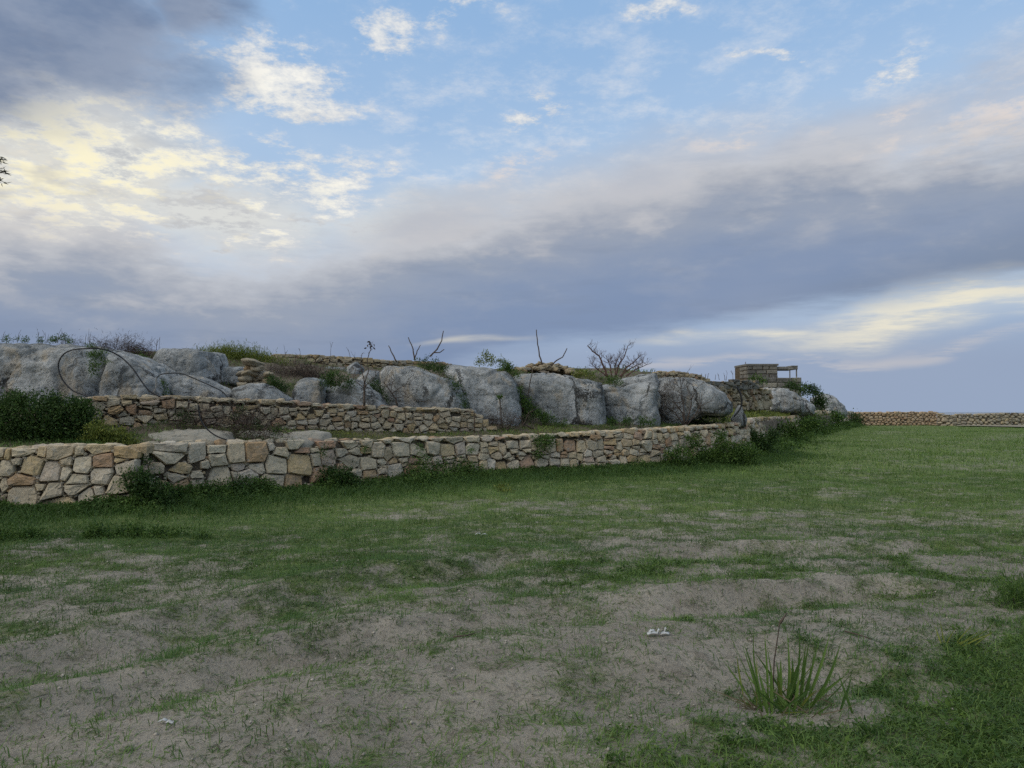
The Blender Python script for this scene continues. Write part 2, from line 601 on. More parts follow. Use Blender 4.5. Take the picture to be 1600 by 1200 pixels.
M = {}
TAN = [(0.0, (0.50, 0.44, 0.32)), (0.16, (0.58, 0.48, 0.33)), (0.30, (0.42, 0.36, 0.26)), (0.44, (0.60, 0.52, 0.38)),
       (0.56, (0.52, 0.39, 0.21)), (0.68, (0.53, 0.47, 0.37)), (0.80, (0.47, 0.34, 0.18)), (0.91, (0.40, 0.25, 0.16)), (1.0, (0.57, 0.52, 0.42))]
M['wall'] = mat_stone('rubble limestone', TAN)
M['chink'] = mat_stone('small packing stone', [(q, tuple(v * 0.8 for v in c)) for q, c in TAN], island=True, bsc=2.0)
M['upper'] = mat_stone('grey brown rubble', [(p, tuple(v * 0.84 for v in c)) for p, c in TAN], patch_amt=0.65, bsc=1.3)
M['hilltop'] = mat_stone('dull hilltop rubble', [(p, (c[0] * 0.66, c[1] * 0.66, c[2] * 0.62)) for p, c in TAN], patch_amt=0.6, bsc=1.5)
M['ashlar'] = mat_stone('dark weathered ashlar', [(0.0, (0.15, 0.143, 0.124)), (0.4, (0.21, 0.198, 0.165)), (0.7, (0.10, 0.096, 0.086)), (1.0, (0.27, 0.25, 0.20))],
                        patch=(0.05, 0.048, 0.042), patch_amt=0.7, bsc=0.6, lich=(0.33, 0.32, 0.28))
M['wall_far'] = mat_stone('distant rubble limestone', TAN, island=True)
M['farwarm'] = mat_stone('warm far rubble', [(0.0, (0.38, 0.27, 0.17)), (0.3, (0.50, 0.37, 0.23)), (0.6, (0.42, 0.31, 0.20)), (0.8, (0.54, 0.42, 0.28)), (1.0, (0.37, 0.24, 0.15))], patch=(0.20, 0.12, 0.07), bsc=0.5, island=True)
M['fargrey'] = mat_stone('grey far rubble', [(0.0, (0.36, 0.31, 0.22)), (0.3, (0.48, 0.41, 0.29)), (0.6, (0.30, 0.26, 0.20)), (0.8, (0.50, 0.40, 0.24)), (1.0, (0.40, 0.36, 0.29))], patch=(0.12, 0.105, 0.085), bsc=0.5, island=True)
M['boulder'] = mat_boulder()
M['ledge'] = mat_stone('pale bedrock', [(0.0, (0.27, 0.25, 0.205)), (1.0, (0.32, 0.295, 0.24))], patch=(0.13, 0.15, 0.125), patch_amt=0.6, bsc=0.5)
M['redtwig'] = mat_plain('reddish bark', (0.10, 0.060, 0.048), 0.9, 0.35, 20.0)
M['core'] = mat_plain('packed earth between stones', (0.105, 0.085, 0.062), 1.0, 0.5, 12.0, 0.0, bstr=0.8, bdist=0.03)
M['twig'] = mat_plain('dry bark', (0.085, 0.065, 0.052), 0.9, 0.35, 20.0)
M['stem'] = mat_plain('green stem', (0.06, 0.075, 0.03), 0.7, 0.3, 20.0)
M['hose'] = mat_plain('black plastic pipe', (0.012, 0.012, 0.013), 0.45, 0.3, 30.0, 0.4)
M['greyhose'] = mat_plain('grey plastic pipe', (0.24, 0.235, 0.22), 0.55, 0.2, 30.0, 0.4)
M['rust'] = mat_plain('rusty iron', (0.07, 0.045, 0.032), 0.85, 0.4, 40.0, 0.3)
M['concrete'] = mat_plain('stained concrete', (0.19, 0.18, 0.16), 0.9, 0.4, 3.0, bstr=0.5, bdist=0.02)
M['paper'] = mat_plain('white paper', (0.45, 0.46, 0.45), 0.8, 0.2, 20.0)
M['leaf_dark'] = mat_leaf('dark shrub leaf', (0.022, 0.052, 0.013), (0.085, 0.150, 0.034))
M['leaf_mid'] = mat_leaf('weed leaf', (0.034, 0.078, 0.016), (0.125, 0.205, 0.042))
M['leaf_lime'] = mat_leaf('fresh yellow green leaf', (0.080, 0.115, 0.020), (0.26, 0.29, 0.060))
M['grass'] = mat_leaf('field grass blade', (0.042, 0.098, 0.020), (0.205, 0.300, 0.070), 0.55)
M['olive'] = mat_leaf('thin olive grass blade', (0.040, 0.082, 0.020), (0.170, 0.240, 0.068), 0.55)
M['dry'] = mat_leaf('dry straw', (0.10, 0.078, 0.050), (0.25, 0.20, 0.13), 0.9)
M['brush'] = mat_leaf('dead brushwood', (0.045, 0.034, 0.028), (0.12, 0.088, 0.068), 0.95, 0.1)
M['needle'] = mat_leaf('dark tree leaf', (0.016, 0.022, 0.014), (0.045, 0.060, 0.030))
M['soil'] = mat_ground('trodden pale soil', ((0.265, 0.240, 0.196), (0.345, 0.312, 0.254), (0.170, 0.147, 0.115)), ((0.078, 0.132, 0.030), (0.155, 0.213, 0.054)))
M['hill'] = mat_ground('hillside earth', ((0.15, 0.125, 0.092), (0.20, 0.17, 0.13), (0.10, 0.082, 0.060)), ((0.045, 0.062, 0.024), (0.080, 0.092, 0.034)), bdist=0.07)
M['path'] = mat_plain('sandy track', (0.24, 0.21, 0.155), 0.95, 0.2, 2.0)
mw, nw, bw = new_mat('sea water', 0.25, 0.5)
bw.inputs['Base Color'].default_value = (0.10, 0.14, 0.20, 1)
_tc = nw.node('ShaderNodeTexCoord')
bump(nw, bw, nw.noise(_tc.outputs['Object'], 0.05, 5, 0.6), 0.6, 3.0)
M['sea'] = mw

# ------------------------------------------------------------------ lie of the land
BASE_PX = [(215, 790), (330, 781), (480, 769), (600, 758), (700, 750), (800, 743), (900, 738), (1000, 733), (1060, 728), (1120, 722), (1170, 714)]
PATH = [Vector((-26.0, 8.6, 0)), Vector((-13.0, 11.2, 0)), G(0, 800), G(206, 797)] + [G(*p) for p in BASE_PX] + [G(1250, 681), G(1335, 664.3)]
FRONT = [G(*p) for p in BASE_PX]
FARSEC = [G(1170, 714), G(1210, 694), G(1250, 681), G(1290, 671), G(1336, 664.3)]


def resample(pts, step):
    out = [pts[0].copy()]
    for a, b in zip(pts[:-1], pts[1:]):
        n = max(1, int(round((b - a).length / step)))
        for i in range(1, n + 1):
            out.append(a.lerp(b, i / n))
    return out


class Line2:
    """a plan polyline with arc length and outward (camera side) normal"""
    def __init__(self, pts):
        self.p = np.array([(v[0], v[1]) for v in pts], float)
        self.L = np.concatenate([[0], np.cumsum(np.hypot(*np.diff(self.p, axis=0).T))])
        d = np.gradient(self.p, axis=0)
        d /= np.hypot(d[:, 0], d[:, 1])[:, None]
        self.d = d

    def at(self, u):
        x = np.interp(u, self.L, self.p[:, 0]); y = np.interp(u, self.L, self.p[:, 1])
        dx = np.interp(u, self.L, self.d[:, 0]); dy = np.interp(u, self.L, self.d[:, 1])
        k = math.hypot(dx, dy)
        return Vector((x, y, 0)), Vector((dx / k, dy / k, 0)), Vector((dy / k, -dx / k, 0))

    def u_of_px(self, px):
        lo, hi = 0.0, self.L[-1]
        t = (px - 800.0) / FPX
        f = lambda u: (lambda q: q[0] / (q[1] * math.cos(PITCH) + (0.6 - EYE) * math.sin(PITCH)) - t)(self.at(u)[0])
        for _ in range(40):
            mid = (lo + hi) / 2
            if f(mid) < 0: lo = mid
            else: hi = mid
        return (lo + hi) / 2

    def uv(self, px, py):
        """arc length and height of a photo pixel on the wall face"""
        u = self.u_of_px(px)
        r = ray(px, py)
        return u, EYE + r.z / r.y * self.at(u)[0].y


def seg_dist(X, Y, pts):
    """signed distance (positive behind, i.e. to the left of the travel direction) and arc length"""
    best = np.full(np.shape(X), 1e9); ub = np.zeros(np.shape(X)); sg = np.ones(np.shape(X))
    acc = 0
    for a, b in zip(pts[:-1], pts[1:]):
        d = b - a; L = math.hypot(d.x, d.y)
        t = np.clip(((X - a.x) * d.x + (Y - a.y) * d.y) / (L * L), 0, 1)
        dx, dy = X - (a.x + d.x * t), Y - (a.y + d.y * t)
        D = np.hypot(dx, dy)
        s = np.where(d.x * (Y - a.y) - d.y * (X - a.x) >= 0, 1.0, -1.0)
        k = D < best
        best = np.where(k, D, best); ub = np.where(k, acc + t * L, ub); sg = np.where(k, s, sg)
        acc += L
    return best * sg, ub


RUTS = [[G(-60, 1160), G(60, 1122), G(200, 1082), G(412, 1040), G(600, 1000), G(780, 978), G(950, 962), G(1150, 946), (G(1400, 925))],
        [G(-60, 1075), G(90, 1035), G(270, 985), G(430, 945), G(620, 905), G(820, 880), G(1050, 872), G(1290, 868), G(1600, 850)],
        [G(300, 1260), G(500, 1180), G(720, 1130), G(1000, 1095), G(1300, 1060)]]


def field_h(X, Y):
    z = (fbm(X * 0.35, Y * 0.35, 3, 3) - 0.5) * 0.16 + (fbm(X * 2.1, Y * 2.1, 4, 5) - 0.5) * 0.055
    z = z + (fbm(X * 6.5, Y * 6.5, 3, 9, 0.65) - 0.5) * 0.045
    near = sstep(26, 14, Y)
    for i, r in enumerate(RUTS):
        s, u = seg_dist(X, Y, r)
        s = s + (fbm(X * 1.3, Y * 1.3, 2, 31 + i) - 0.5) * 0.35
        w = 0.20 + 0.06 * i
        dep = (0.075, 0.06, 0.05)[i] * (0.45 + 1.1 * vnoise(u * 0.55, u * 0 + i, 77))
        z = z - near * dep * np.exp(-(s / w) ** 2) + near * dep * 0.75 * np.exp(-((s - 2.1 * w) / (0.8 * w)) ** 2)
    sw, _ = seg_dist(X, Y, PATH)
    z = z * (1 - 0.6 * sstep(-2.5, -0.3, sw))
    far = np.maximum(Y - 94.0, 0)
    z = z * sstep(130, 80, np.hypot(X, Y)) - far * 0.16
    return z


def cover_f(X, Y):
    """how much of the field is covered in green, 0..1"""
    n = fbm(X * 0.55, Y * 0.8, 4, 21)
    n2 = fbm(X * 2.2, Y * 3.0, 3, 45, 0.6)
    sw, _ = seg_dist(X, Y, PATH)
    c = 0.33 + sstep(4.8, 14.5, Y + (n - 0.5) * 6.0) * 0.62
    c = c + 0.13 * sstep(-0.5, -3.0, X)
    c = c + 0.75 * sstep(-4.2, -1.6, sw + (n - 0.5) * 2.4)
    lim = np.interp(X, [-1, 0.3, 0.7, 1.5, 2.0, 3.3, 4.6, 9.0], [1.0, 3.0, 3.35, 3.65, 4.4, 5.2, 6.4, 8.5])
    c = c + sstep(0.8, -0.9, Y - lim + (n2 - 0.5) * 2.8) * 0.70                # weedy corner in front, right
    n3 = fbm(X * 6.0, Y * 9.0, 2, 71, 0.6)
    c = c + (n2 - 0.5) * 0.80 + (n - 0.5) * 0.35 + (n3 - 0.5) * 0.75
    return np.clip(c, 0, 1)


def axis(lo, hi, step, far, grow=1.12):
    a = list(np.arange(lo, hi + 1e-6, step))
    s = step; v = a[-1]
    while v < far[1]:
        s *= grow; v += s; a.append(v)
    s = step; v = a[0]
    while v > far[0]:
        s *= grow; v -= s; a.insert(0, v)
    return np.array(a)


def build_field():
    xs = axis(-10.5, 11.0, 0.065, (-3000, 3000), 1.14)
    ys = axis(2.2, 17.0, 0.06, (-200, 3000), 1.10)
    X, Y = np.meshgrid(xs, ys)
    Z = field_h(X, Y)
    V = np.stack([X.ravel(), Y.ravel(), Z.ravel()], 1)
    nx, ny = len(xs), len(ys)
    i = np.arange(nx - 1)[None, :] + np.arange(ny - 1)[:, None] * nx
    F = np.stack([i, i + 1, i + 1 + nx, i + nx], -1).reshape(-1, 4)
    o = mobj('field', V, F, M['soil'])
    set_attr(o, 'cover', cover_f(X, Y).ravel())
    tag(o, 'bare pale soil field with patchy green grass and wheel ruts', 'field', kind='structure')


build_field()

S_PROF = {  # height of the ground behind the front wall: (distance behind it, height), by stretch
    'near': [(0, 0.90), (0.4, 0.98), (1.0, 1.08), (1.7, 1.22), (2.1, 1.42), (2.9, 1.62), (4.2, 2.25), (6.2, 2.95), (8.5, 3.15), (14, 3.2)],
    'mid': [(0, 0.94), (0.4, 1.02), (1.0, 1.12), (1.7, 1.25), (2.3, 1.4), (3.2, 1.7), (4.4, 2.3), (6.2, 2.85), (8.5, 3.05), (14, 3.1)],
    'far': [(0, 1.12), (0.4, 1.2), (1.0, 1.32), (2.0, 1.6), (3.0, 2.1), (4.0, 2.8), (5.0, 3.3), (7.0, 3.5), (9, 3.55), (14, 3.55)]}
HL = Line2(resample(PATH, 0.5))
U_MID = HL.u_of_px(700), HL.u_of_px(800)
U_FAR = HL.u_of_px(1150), HL.u_of_px(1200)


def hill_h(X, Y):
    s, u = seg_dist(X, Y, PATH)
    f = lambda k: np.interp(s, [a for a, b in S_PROF[k]], [b for a, b in S_PROF[k]])
    a = sstep(*U_MID, u); b = sstep(*U_FAR, u)
    z = f('near') * (1 - a) + f('mid') * a
    z = z * (1 - b) + f('far') * b
    z = z * (1 - sstep(HL.L[-1] - 22, HL.L[-1] - 6, u) * 0.75)
    rough = sstep(0.3, 3.5, s)
    return z + (fbm(X * 0.9, Y * 0.9, 4, 13) - 0.5) * (0.12 + 0.40 * rough)


def hill_cover(X, Y):
    return np.clip(0.25 + (fbm(X * 0.8, Y * 0.8, 4, 53) - 0.5) * 2.4, 0, 1)


def build_hill():
    us = np.concatenate([np.arange(0, U_FAR[0], 0.16), np.arange(U_FAR[0], HL.L[-1] + 12, 0.5)])
    ss = np.concatenate([[0.16], np.arange(0.3, 7.0, 0.16), np.arange(7.2, 14.1, 0.55)])
    # smoothed normals so that neighbouring offsets stay in order
    P = np.array([tuple(HL.at(min(u, HL.L[-1]))[0] + (HL.at(HL.L[-1])[1] * max(0, u - HL.L[-1])))[:2] for u in us])
    Nn = np.array([tuple(-HL.at(min(u, HL.L[-1]))[2])[:2] for u in us])
    k = 15
    Np = np.stack([np.convolve(np.pad(Nn[:, c], k, 'edge'), np.ones(2 * k + 1) / (2 * k + 1), 'valid') for c in (0, 1)], 1)
    Np /= np.hypot(Np[:, 0], Np[:, 1])[:, None]
    mixw = np.clip(ss / 2.0, 0, 1)[:, None, None]
    NN = Nn[None] * (1 - mixw) + Np[None] * mixw
    XY = P[None] + NN * ss[:, None, None]
    X, Y = XY[..., 0], XY[..., 1]
    Z = hill_h(X, Y)
    X = np.vstack([X[:1], X, X[-1:]]); Y = np.vstack([Y[:1], Y, Y[-1:]]); Z = np.vstack([Z[:1] - 0.9, Z, Z[-1:] * 0 - 1.0])
    V = np.stack([X.ravel(), Y.ravel(), Z.ravel()], 1)
    nx, ny = X.shape[1], X.shape[0]
    i = np.arange(nx - 1)[None, :] + np.arange(ny - 1)[:, None] * nx
    F = np.stack([i, i + 1, i + 1 + nx, i + nx], -1).reshape(-1, 4)
    o = mobj('hill', V, F, M['hill'])
    set_attr(o, 'cover', hill_cover(X, Y).ravel())
    tag(o, 'low rocky hillside behind the field walls', 'hill', kind='structure')
    return BVHTree.FromPolygons([tuple(v) for v in V], [tuple(f) for f in F])


HILL = build_hill()


def H(px, py, default=None):
    """where the sight line of a photo pixel meets the hillside"""
    r = ray(px, py).normalized()
    h = HILL.ray_cast(Vector((0, 0, EYE)), r)
    return h[0] if h[0] is not None else (U(px, py, default) if default else None)


def hz(x, y):
    return float(hill_h(np.array([x]), np.array([y]))[0])


def fz(x, y):
    return float(field_h(np.array([x]), np.array([y]))[0])


# sea, far beyond and below the end of the field
mobj('sea', [(-15000, 240, -26), (15000, 240, -26), (15000, 16000, -26), (-15000, 16000, -26)], [(0, 1, 2, 3)], M['sea'])
tag(bpy.data.objects['sea'], 'pale sea below the horizon', 'sea', kind='structure')


# ------------------------------------------------------------------ dry stone walls
def clip(poly, nx, ny, c):
    """keep nx*x + ny*y <= c"""
    out = []
    for i in range(len(poly)):
        a, b = poly[i], poly[(i + 1) % len(poly)]
        da, db = nx * a[0] + ny * a[1] - c, nx * b[0] + ny * b[1] - c
        if da <= 0: out.append(a)
        if (da < 0 < db) or (db < 0 < da):
            t = da / (da - db)
            out.append((a[0] + (b[0] - a[0]) * t, a[1] + (b[1] - a[1]) * t))
    return out


def cells(sites, top, bottom=-0.12, gap=0.012, asp=1.15, grow=1.22):
    """sites: (u, v, half width, half height) -> list of (site, polygon) fitted against each other"""
    res = []
    us = np.array([s[0] for s in sites]); vs_ = np.array([s[1] for s in sites])
    for i, (u, v, a, b) in enumerate(sites):
        poly = [(u - a * grow, v - b * grow), (u + a * grow, v - b * grow), (u + a * grow, v + b * grow), (u - a * grow, v + b * grow)]
        near = np.argsort((us - u) ** 2 + ((vs_ - v) * asp) ** 2)[1:26]
        for j in near:
            u2, v2, a2, b2 = sites[j]
            dx, dy = u2 - u, (v2 - v) * asp
            L = math.hypot(dx, dy)
            if L < 1e-5: continue
            ex, ey = dx / L, dy / L
            # support radii of the two boxes along the joining line give the place of the joint
            ra = min(a / max(abs(ex), 1e-4), b * asp / max(abs(ey), 1e-4)); rb = min(a2 / max(abs(ex), 1e-4), b2 * asp / max(abs(ey), 1e-4))
            t = L * ra / (ra + rb)
            # joints lean towards level or upright
            if abs(ex) > abs(ey) * 1.25: ex, ey = ex, ey * 0.55
            elif abs(ey) > abs(ex) * 1.25: ex, ey = ex * 0.55, ey
            k = math.hypot(ex, ey)
            px_, py_ = u + dx / L * t, v * asp + dy / L * t
            nx, ny = ex / k, ey / k * asp
            c = ex / k * px_ + ey / k * py_ - gap * random.uniform(0.6, 1.5)
            poly = clip(poly, nx, ny, c)
            if len(poly) < 3: break
        if len(poly) < 3: continue
        if random.random() < 0.45:
            w_ = random.uniform(0, 6.28); cw, sw_ = math.cos(w_), math.sin(w_)
            poly = clip(poly, cw, sw_, cw * u + sw_ * v + random.uniform(.72, .95) * math.hypot(a * cw, b * sw_) * 1.15)
            if len(poly) < 3: continue
        poly = clip(poly, 0, 1, top(u) + random.uniform(-0.02, 0.025))
        poly = clip(poly, 0, -1, -bottom) if len(poly) >= 3 else poly
        if len(poly) < 3: continue
        w = max(p[0] for p in poly) - min(p[0] for p in poly); h = max(p[1] for p in poly) - min(p[1] for p in poly)
        if w < 0.05 or h < 0.035: continue
        res.append(poly)
    return res


def chaikin(poly, r):
    out = []
    n = len(poly)
    for i in range(n):
        a, b = poly[i], poly[(i + 1) % n]
        L = math.hypot(b[0] - a[0], b[1] - a[1])
        if L < 0.012: 
            out.append(((a[0] + b[0]) / 2, (a[1] + b[1]) / 2)); continue
        q = min(0.45, r / L)
        out.append((a[0] + (b[0] - a[0]) * q, a[1] + (b[1] - a[1]) * q))
        out.append((b[0] + (a[0] - b[0]) * q, b[1] + (a[1] - b[1]) * q))
        if L > 0.28:
            out.insert(-1, ((a[0] + b[0]) / 2 + random.uniform(-.01, .01), (a[1] + b[1]) / 2 + random.uniform(-.01, .01)))
    return out


def stone_geo(poly, depth, bulge, rnd=0.03):
    """closed stone in (along, up, out) coordinates around its middle; returns centre, verts, faces"""
    cu = sum(p[0] for p in poly) / len(poly); cv = sum(p[1] for p in poly) / len(poly)
    ring = [(p[0] - cu, p[1] - cv) for p in chaikin(poly, rnd)]
    ring = [(a + random.uniform(-.006, .006), b + random.uniform(-.006, .006)) for a, b in ring]
    n = len(ring)
    size = math.sqrt(max(1e-4, (max(p[0] for p in ring) - min(p[0] for p in ring)) * (max(p[1] for p in ring) - min(p[1] for p in ring))))
    tu, tv = random.uniform(-.13, .13), random.uniform(-.16, .10)
    v = [(a * 0.9, b * 0.9, -depth) for a, b in ring]
    v += [(a, b, -0.025 + tu * a + tv * b) for a, b in ring]
    v += [(a * 0.90, b * 0.88, bulge * 0.75 + tu * a + tv * b + random.uniform(-.4, .4) * bulge) for a, b in ring]
    v += [(a * 0.42 + random.uniform(-.02, .02) * size, b * 0.42, bulge + tu * a + tv * b + random.uniform(-.3, .3) * bulge) for a, b in ring]
    f = []
    for k in range(3):
        for i in range(n):
            j = (i + 1) % n
            f.append((k * n + i, k * n + j, (k + 1) * n + j, (k + 1) * n + i))
    f.append(tuple(3 * n + i for i in range(n)))
    return (cu, cv), v, f


def rubble_sites(u0, u1, top, w=(0.22, 0.5), h=(0.15, 0.30), v0=-0.05, scale=lambda u: 1.0, cope=0.0):
    out = []
    vmax = max(top(u) for u in np.linspace(u0, u1, 40))
    v = v0
    while v < vmax:
        hh = random.uniform(*h)
        u = u0 + random.uniform(-0.2, 0.1)
        while u < u1:
            k = scale(u)
            ww = random.uniform(*w) * k * (1.35 if random.random() < 0.16 else 1.0)
            q = hh * random.uniform(0.75, 1.2)
            cv = v + hh / 2 + random.uniform(-0.28, 0.28) * hh
            if cv < top(u + ww / 2) - 0.02 - cope * 1.25 and u + ww * 0.3 < u1:
                if random.random() < 0.34 and hh > 0.15:
                    a = random.uniform(0.25, 0.7)
                    out.append((u + ww / 2 + random.uniform(-.03, .03), v + hh * a / 2, ww / 2, hh * a / 2))
                    out.append((u + ww / 2 + random.uniform(-.03, .03), v + hh * (1 + a) / 2, ww / 2, hh * (1 - a) / 2))
                else:
                    out.append((u + ww / 2, cv, ww / 2, q / 2))
            u += ww
        v += hh * 0.93
    u = u0
    while cope and u < u1 - 0.05:
        ww = random.uniform(0.9, 1.9) * w[1] * 0.75
        hh = cope * random.uniform(.7, 1.35)
        out.append((u + ww / 2, top(u + ww / 2) - hh / 2 + random.uniform(-.01, .02), ww / 2, hh / 2))
        u += ww
    return out


def build_wall(name, label, cat, line, z0, top, sites, mat, group=None, depth=0.22, bulge=0.026, thick=0.45, gap=0.008, core_step=0.3,
               u0=None, u1=None, joined=False, out=0.0, rnd=0.012, grow=1.22, cap=True, core_drop=0.11, lean=0.10, chinks=True):
    """z0(u): ground level at the foot; top(u): wall height above it"""
    u0 = 0.0 if u0 is None else u0
    u1 = line.L[-1] if u1 is None else u1
    p0, _, _ = line.at((u0 + u1) / 2)
    root = thing(name, label, cat, (p0.x, p0.y, z0((u0 + u1) / 2)), group)
    root['kind'] = 'thing'
    polys = cells(sites, top, gap=gap, grow=grow)
    mb = MB()
    for poly in polys:
        (cu, cv), v, f = stone_geo(poly, depth, bulge * random.uniform(0.6, 1.5), rnd)
        p, t, n = line.at(cu)
        q = random.uniform(-0.02, 0.025) + out - lean * cv
        c = Vector((p.x, p.y, z0(cu) + cv)) + n * q
        vw = [c + t * a + Vector((0, 0, b)) + n * (w - lean * b) for a, b, w in v]
        if joined: mb.add(vw, f)
        else: mobj('stone', vw, f, mat, root, False, origin=c)
    if chinks and not joined:
        # small packing stones wedged in the joints
        mc = MB()
        for poly in polys:
            for (a, b) in zip(poly, poly[1:] + poly[:1]):
                if random.random() < 0.8:
                    r = random.uniform(0.02, 0.045)
                    cu, cv = a[0] + random.uniform(-.02, .02), a[1] + random.uniform(-.02, .02)
                    if cv > top(cu) - 0.03: continue
                    q = [(cu + r * math.cos(w) * random.uniform(.7, 1.4), cv + r * .7 * math.sin(w) * random.uniform(.7, 1.2)) for w in (0.3, 1.4, 2.6, 3.7, 4.9)]
                    (cu, cv), v, f = stone_geo(q, 0.1, 0.008, 0.01)
                    p, t, n = line.at(cu)
                    c = Vector((p.x, p.y, z0(cu) + cv)) + n * (out - 0.012 - lean * cv)
                    mc.add([c + t * x + Vector((0, 0, y)) + n * w for x, y, w in v], f)
        tag(mc.build('packing_stones', M['chink'], root), kind='stuff')
    if joined:
        o = mb.build('stones', mat, root)
        tag(o, kind='stuff')
    # earth and small fill behind the face
    mb = MB()
    us = np.arange(u0, u1 + core_step, core_step); us[-1] = u1
    ring = []
    for u in us:
        p, t, n = line.at(u)
        z, h = z0(u), max(0.05, top(u) - core_drop)
        a = Vector((p.x, p.y, z))
        ring.append([a + n * (out - 0.07) + Vector((0, 0, -0.15)), a + n * (out - 0.07 - lean * h) + Vector((0, 0, h)),
                     a - n * thick + Vector((0, 0, h)), a - n * thick + Vector((0, 0, -0.15))])
    v = [q for r in ring for q in r]
    f = []
    for i in range(len(ring) - 1):
        for k in range(4):
            k2 = (k + 1) % 4
            f.append((i * 4 + k, (i + 1) * 4 + k, (i + 1) * 4 + k2, i * 4 + k2))
    f += [(0, 1, 2, 3), tuple(len(v) - 4 + k for k in (3, 2, 1, 0))]
    mb.add(v, f)
    mb.build('core', M['core'], root, smooth=False)
    # back row of cap stones so that the wall has a top with depth
    if cap:
        u = u0 + 0.15
        mbc = MB()
        while u < u1 - 0.1:
            w = random.uniform(0.22, 0.48)
            p, t, n = line.at(u + w / 2)
            poly = [(-w / 2, -0.15), (w / 2, -0.13), (w / 2 * 0.95, 0.13), (-w / 2 * 0.9, 0.15)]
            _, v, f = stone_geo(poly, 0.12, 0.03, 0.06)
            c = Vector((p.x, p.y, z0(u + w / 2) + top(u + w / 2) - 0.02)) - n * (0.24 + lean)
            vw = [c + t * a - n * b + Vector((0, 0, q)) for a, b, q in v]
            if joined: mbc.add(vw, f)
            else: mobj('cap_stone', vw, f, mat, root, False, origin=c)
            u += w * 1.03
        if joined:
            tag(mbc.build('cap_stones', mat, root), kind='stuff')
    return root


def pxsites(line, z0, lst, ox, oy, sc):
    out = []
    for zx, zy, w, h in lst:
        u, z = line.uv(ox + zx / sc, oy + zy / sc)
        ua, _ = line.uv(ox + (zx - w / 2) / sc, oy + zy / sc); ub, _ = line.uv(ox + (zx + w / 2) / sc, oy + zy / sc)
        d = line.at(u)[0].y
        out.append((u, z - z0(u), (ub - ua) / 2, h / sc / FPX * d / 2))
    return out


def ztab(line, f, n=240):
    us = np.linspace(0, line.L[-1], n)
    P = np.array([tuple(line.at(u)[0]) for u in us]); Nn = np.array([tuple(line.at(u)[2]) for u in us])
    zs = f(P, Nn)
    return lambda u: float(np.interp(u, us, zs))


def toplist(line, z0, pts):
    q = sorted((line.u_of_px(px), line.uv(px, py)[1]) for px, py in pts)
    us, zs = [a for a, b in q], [b for a, b in q]
    return lambda u: float(np.interp(u, us, zs)) - z0(u)


LEFT_ST = [(110, 828, 190, 60), (238, 828, 60, 60), (350, 830, 170, 95), (480, 830, 60, 60), (592, 805, 165, 80), (765, 820, 150, 80), (20, 930, 90, 90), (85, 885, 80, 40),
           (180, 910, 170, 110), (300, 955, 160, 130), (405, 885, 75, 55), (400, 960, 70, 80), (495, 895, 130, 130), (630, 885, 130, 85), (735, 880, 75, 30),
           (770, 930, 120, 90), (120, 1003, 180, 65), (470, 1000, 160, 75), (632, 980, 160, 115), (735, 1035, 160, 110), (612, 1065, 60, 65), (20, 1040, 60, 90),
           (315, 1075, 150, 130), (475, 1052, 160, 75), (255, 1045, 80, 35), (130, 1120, 210, 140), (360, 1145, 230, 90), (535, 1105, 110, 90),
           (650, 1140, 100, 80), (750, 1130, 120, 80), (20, 1120, 40, 40), (15, 1170, 40, 60), (800, 1000, 60, 60), (25, 840, 50, 60)]
MAIN_ST = [(60, 810, 130, 45), (285, 800, 200, 60), (270, 858, 225, 75), (440, 833, 120, 110), (568, 812, 110, 45), (570, 880, 115, 85), (685, 835, 115, 115),
           (818, 832, 135, 120), (908, 797, 45, 45), (970, 833, 100, 60), (1045, 780, 220, 50), (1250, 783, 180, 45), (1405, 780, 120, 45), (1520, 778, 105, 40),
           (95, 870, 110, 70), (190, 928, 110, 60), (350, 928, 240, 60), (490, 905, 60, 50), (935, 898, 140, 135), (1085, 905, 150, 130), (815, 928, 90, 65),
           (700, 925, 80, 60), (585, 1000, 165, 180), (750, 1000, 150, 170), (672, 970, 35, 60), (905, 1005, 150, 90), (1035, 1020, 100, 110), (1260, 862, 100, 105),
           (1185, 870, 60, 90), (1350, 830, 70, 45), (1435, 820, 80, 40), (1500, 815, 70, 35), (1390, 885, 130, 75), (1510, 900, 95, 70), (1205, 970, 90, 110),
           (1440, 955, 70, 40), (1515, 965, 80, 50), (1350, 930, 60, 50), (300, 990, 180, 50), (430, 970, 80, 40), (430, 1030, 110, 60), (360, 1055, 140, 100),
           (330, 1120, 120, 70), (600, 1110, 170, 50), (760, 1100, 130, 40), (900, 1080, 140, 60), (1050, 1100, 120, 60), (1180, 1060, 90, 70), (1300, 1010, 100, 80),
           (1410, 1020, 90, 70), (1510, 1040, 100, 80), (1250, 1100, 120, 50), (1380, 1095, 110, 60), (1100, 820, 90, 35), (1180, 820, 60, 30), (90, 950, 120, 80),
           (120, 1040, 160, 90), (100, 1120, 150, 70), (220, 1060, 130, 90)]

# left stretch of the front wall, standing a little forward
LEFT = Line2([PATH[1], PATH[2], PATH[3]])
z_left = ztab(LEFT, lambda P, N: field_h(P[:, 0], P[:, 1]) - 0.03)
t_left = toplist(LEFT, z_left, [(-300, 703), (0, 702), (60, 696), (110, 695), (150, 697), (208, 696)])
uL0 = LEFT.u_of_px(0)
build_wall('field_wall', 'tan dry stone retaining wall at the far left, ending in a square corner', 'stone wall', LEFT, z_left, t_left,
           pxsites(LEFT, z_left, LEFT_ST, 0, 500, 4.0) + rubble_sites(uL0 - 2.6, uL0 - 0.15, t_left, (0.28, 0.5), (0.2, 0.34), cope=0.13), M['wall'],
           'dry stone walls along the field', u0=uL0 - 2.6, grow=1.25)
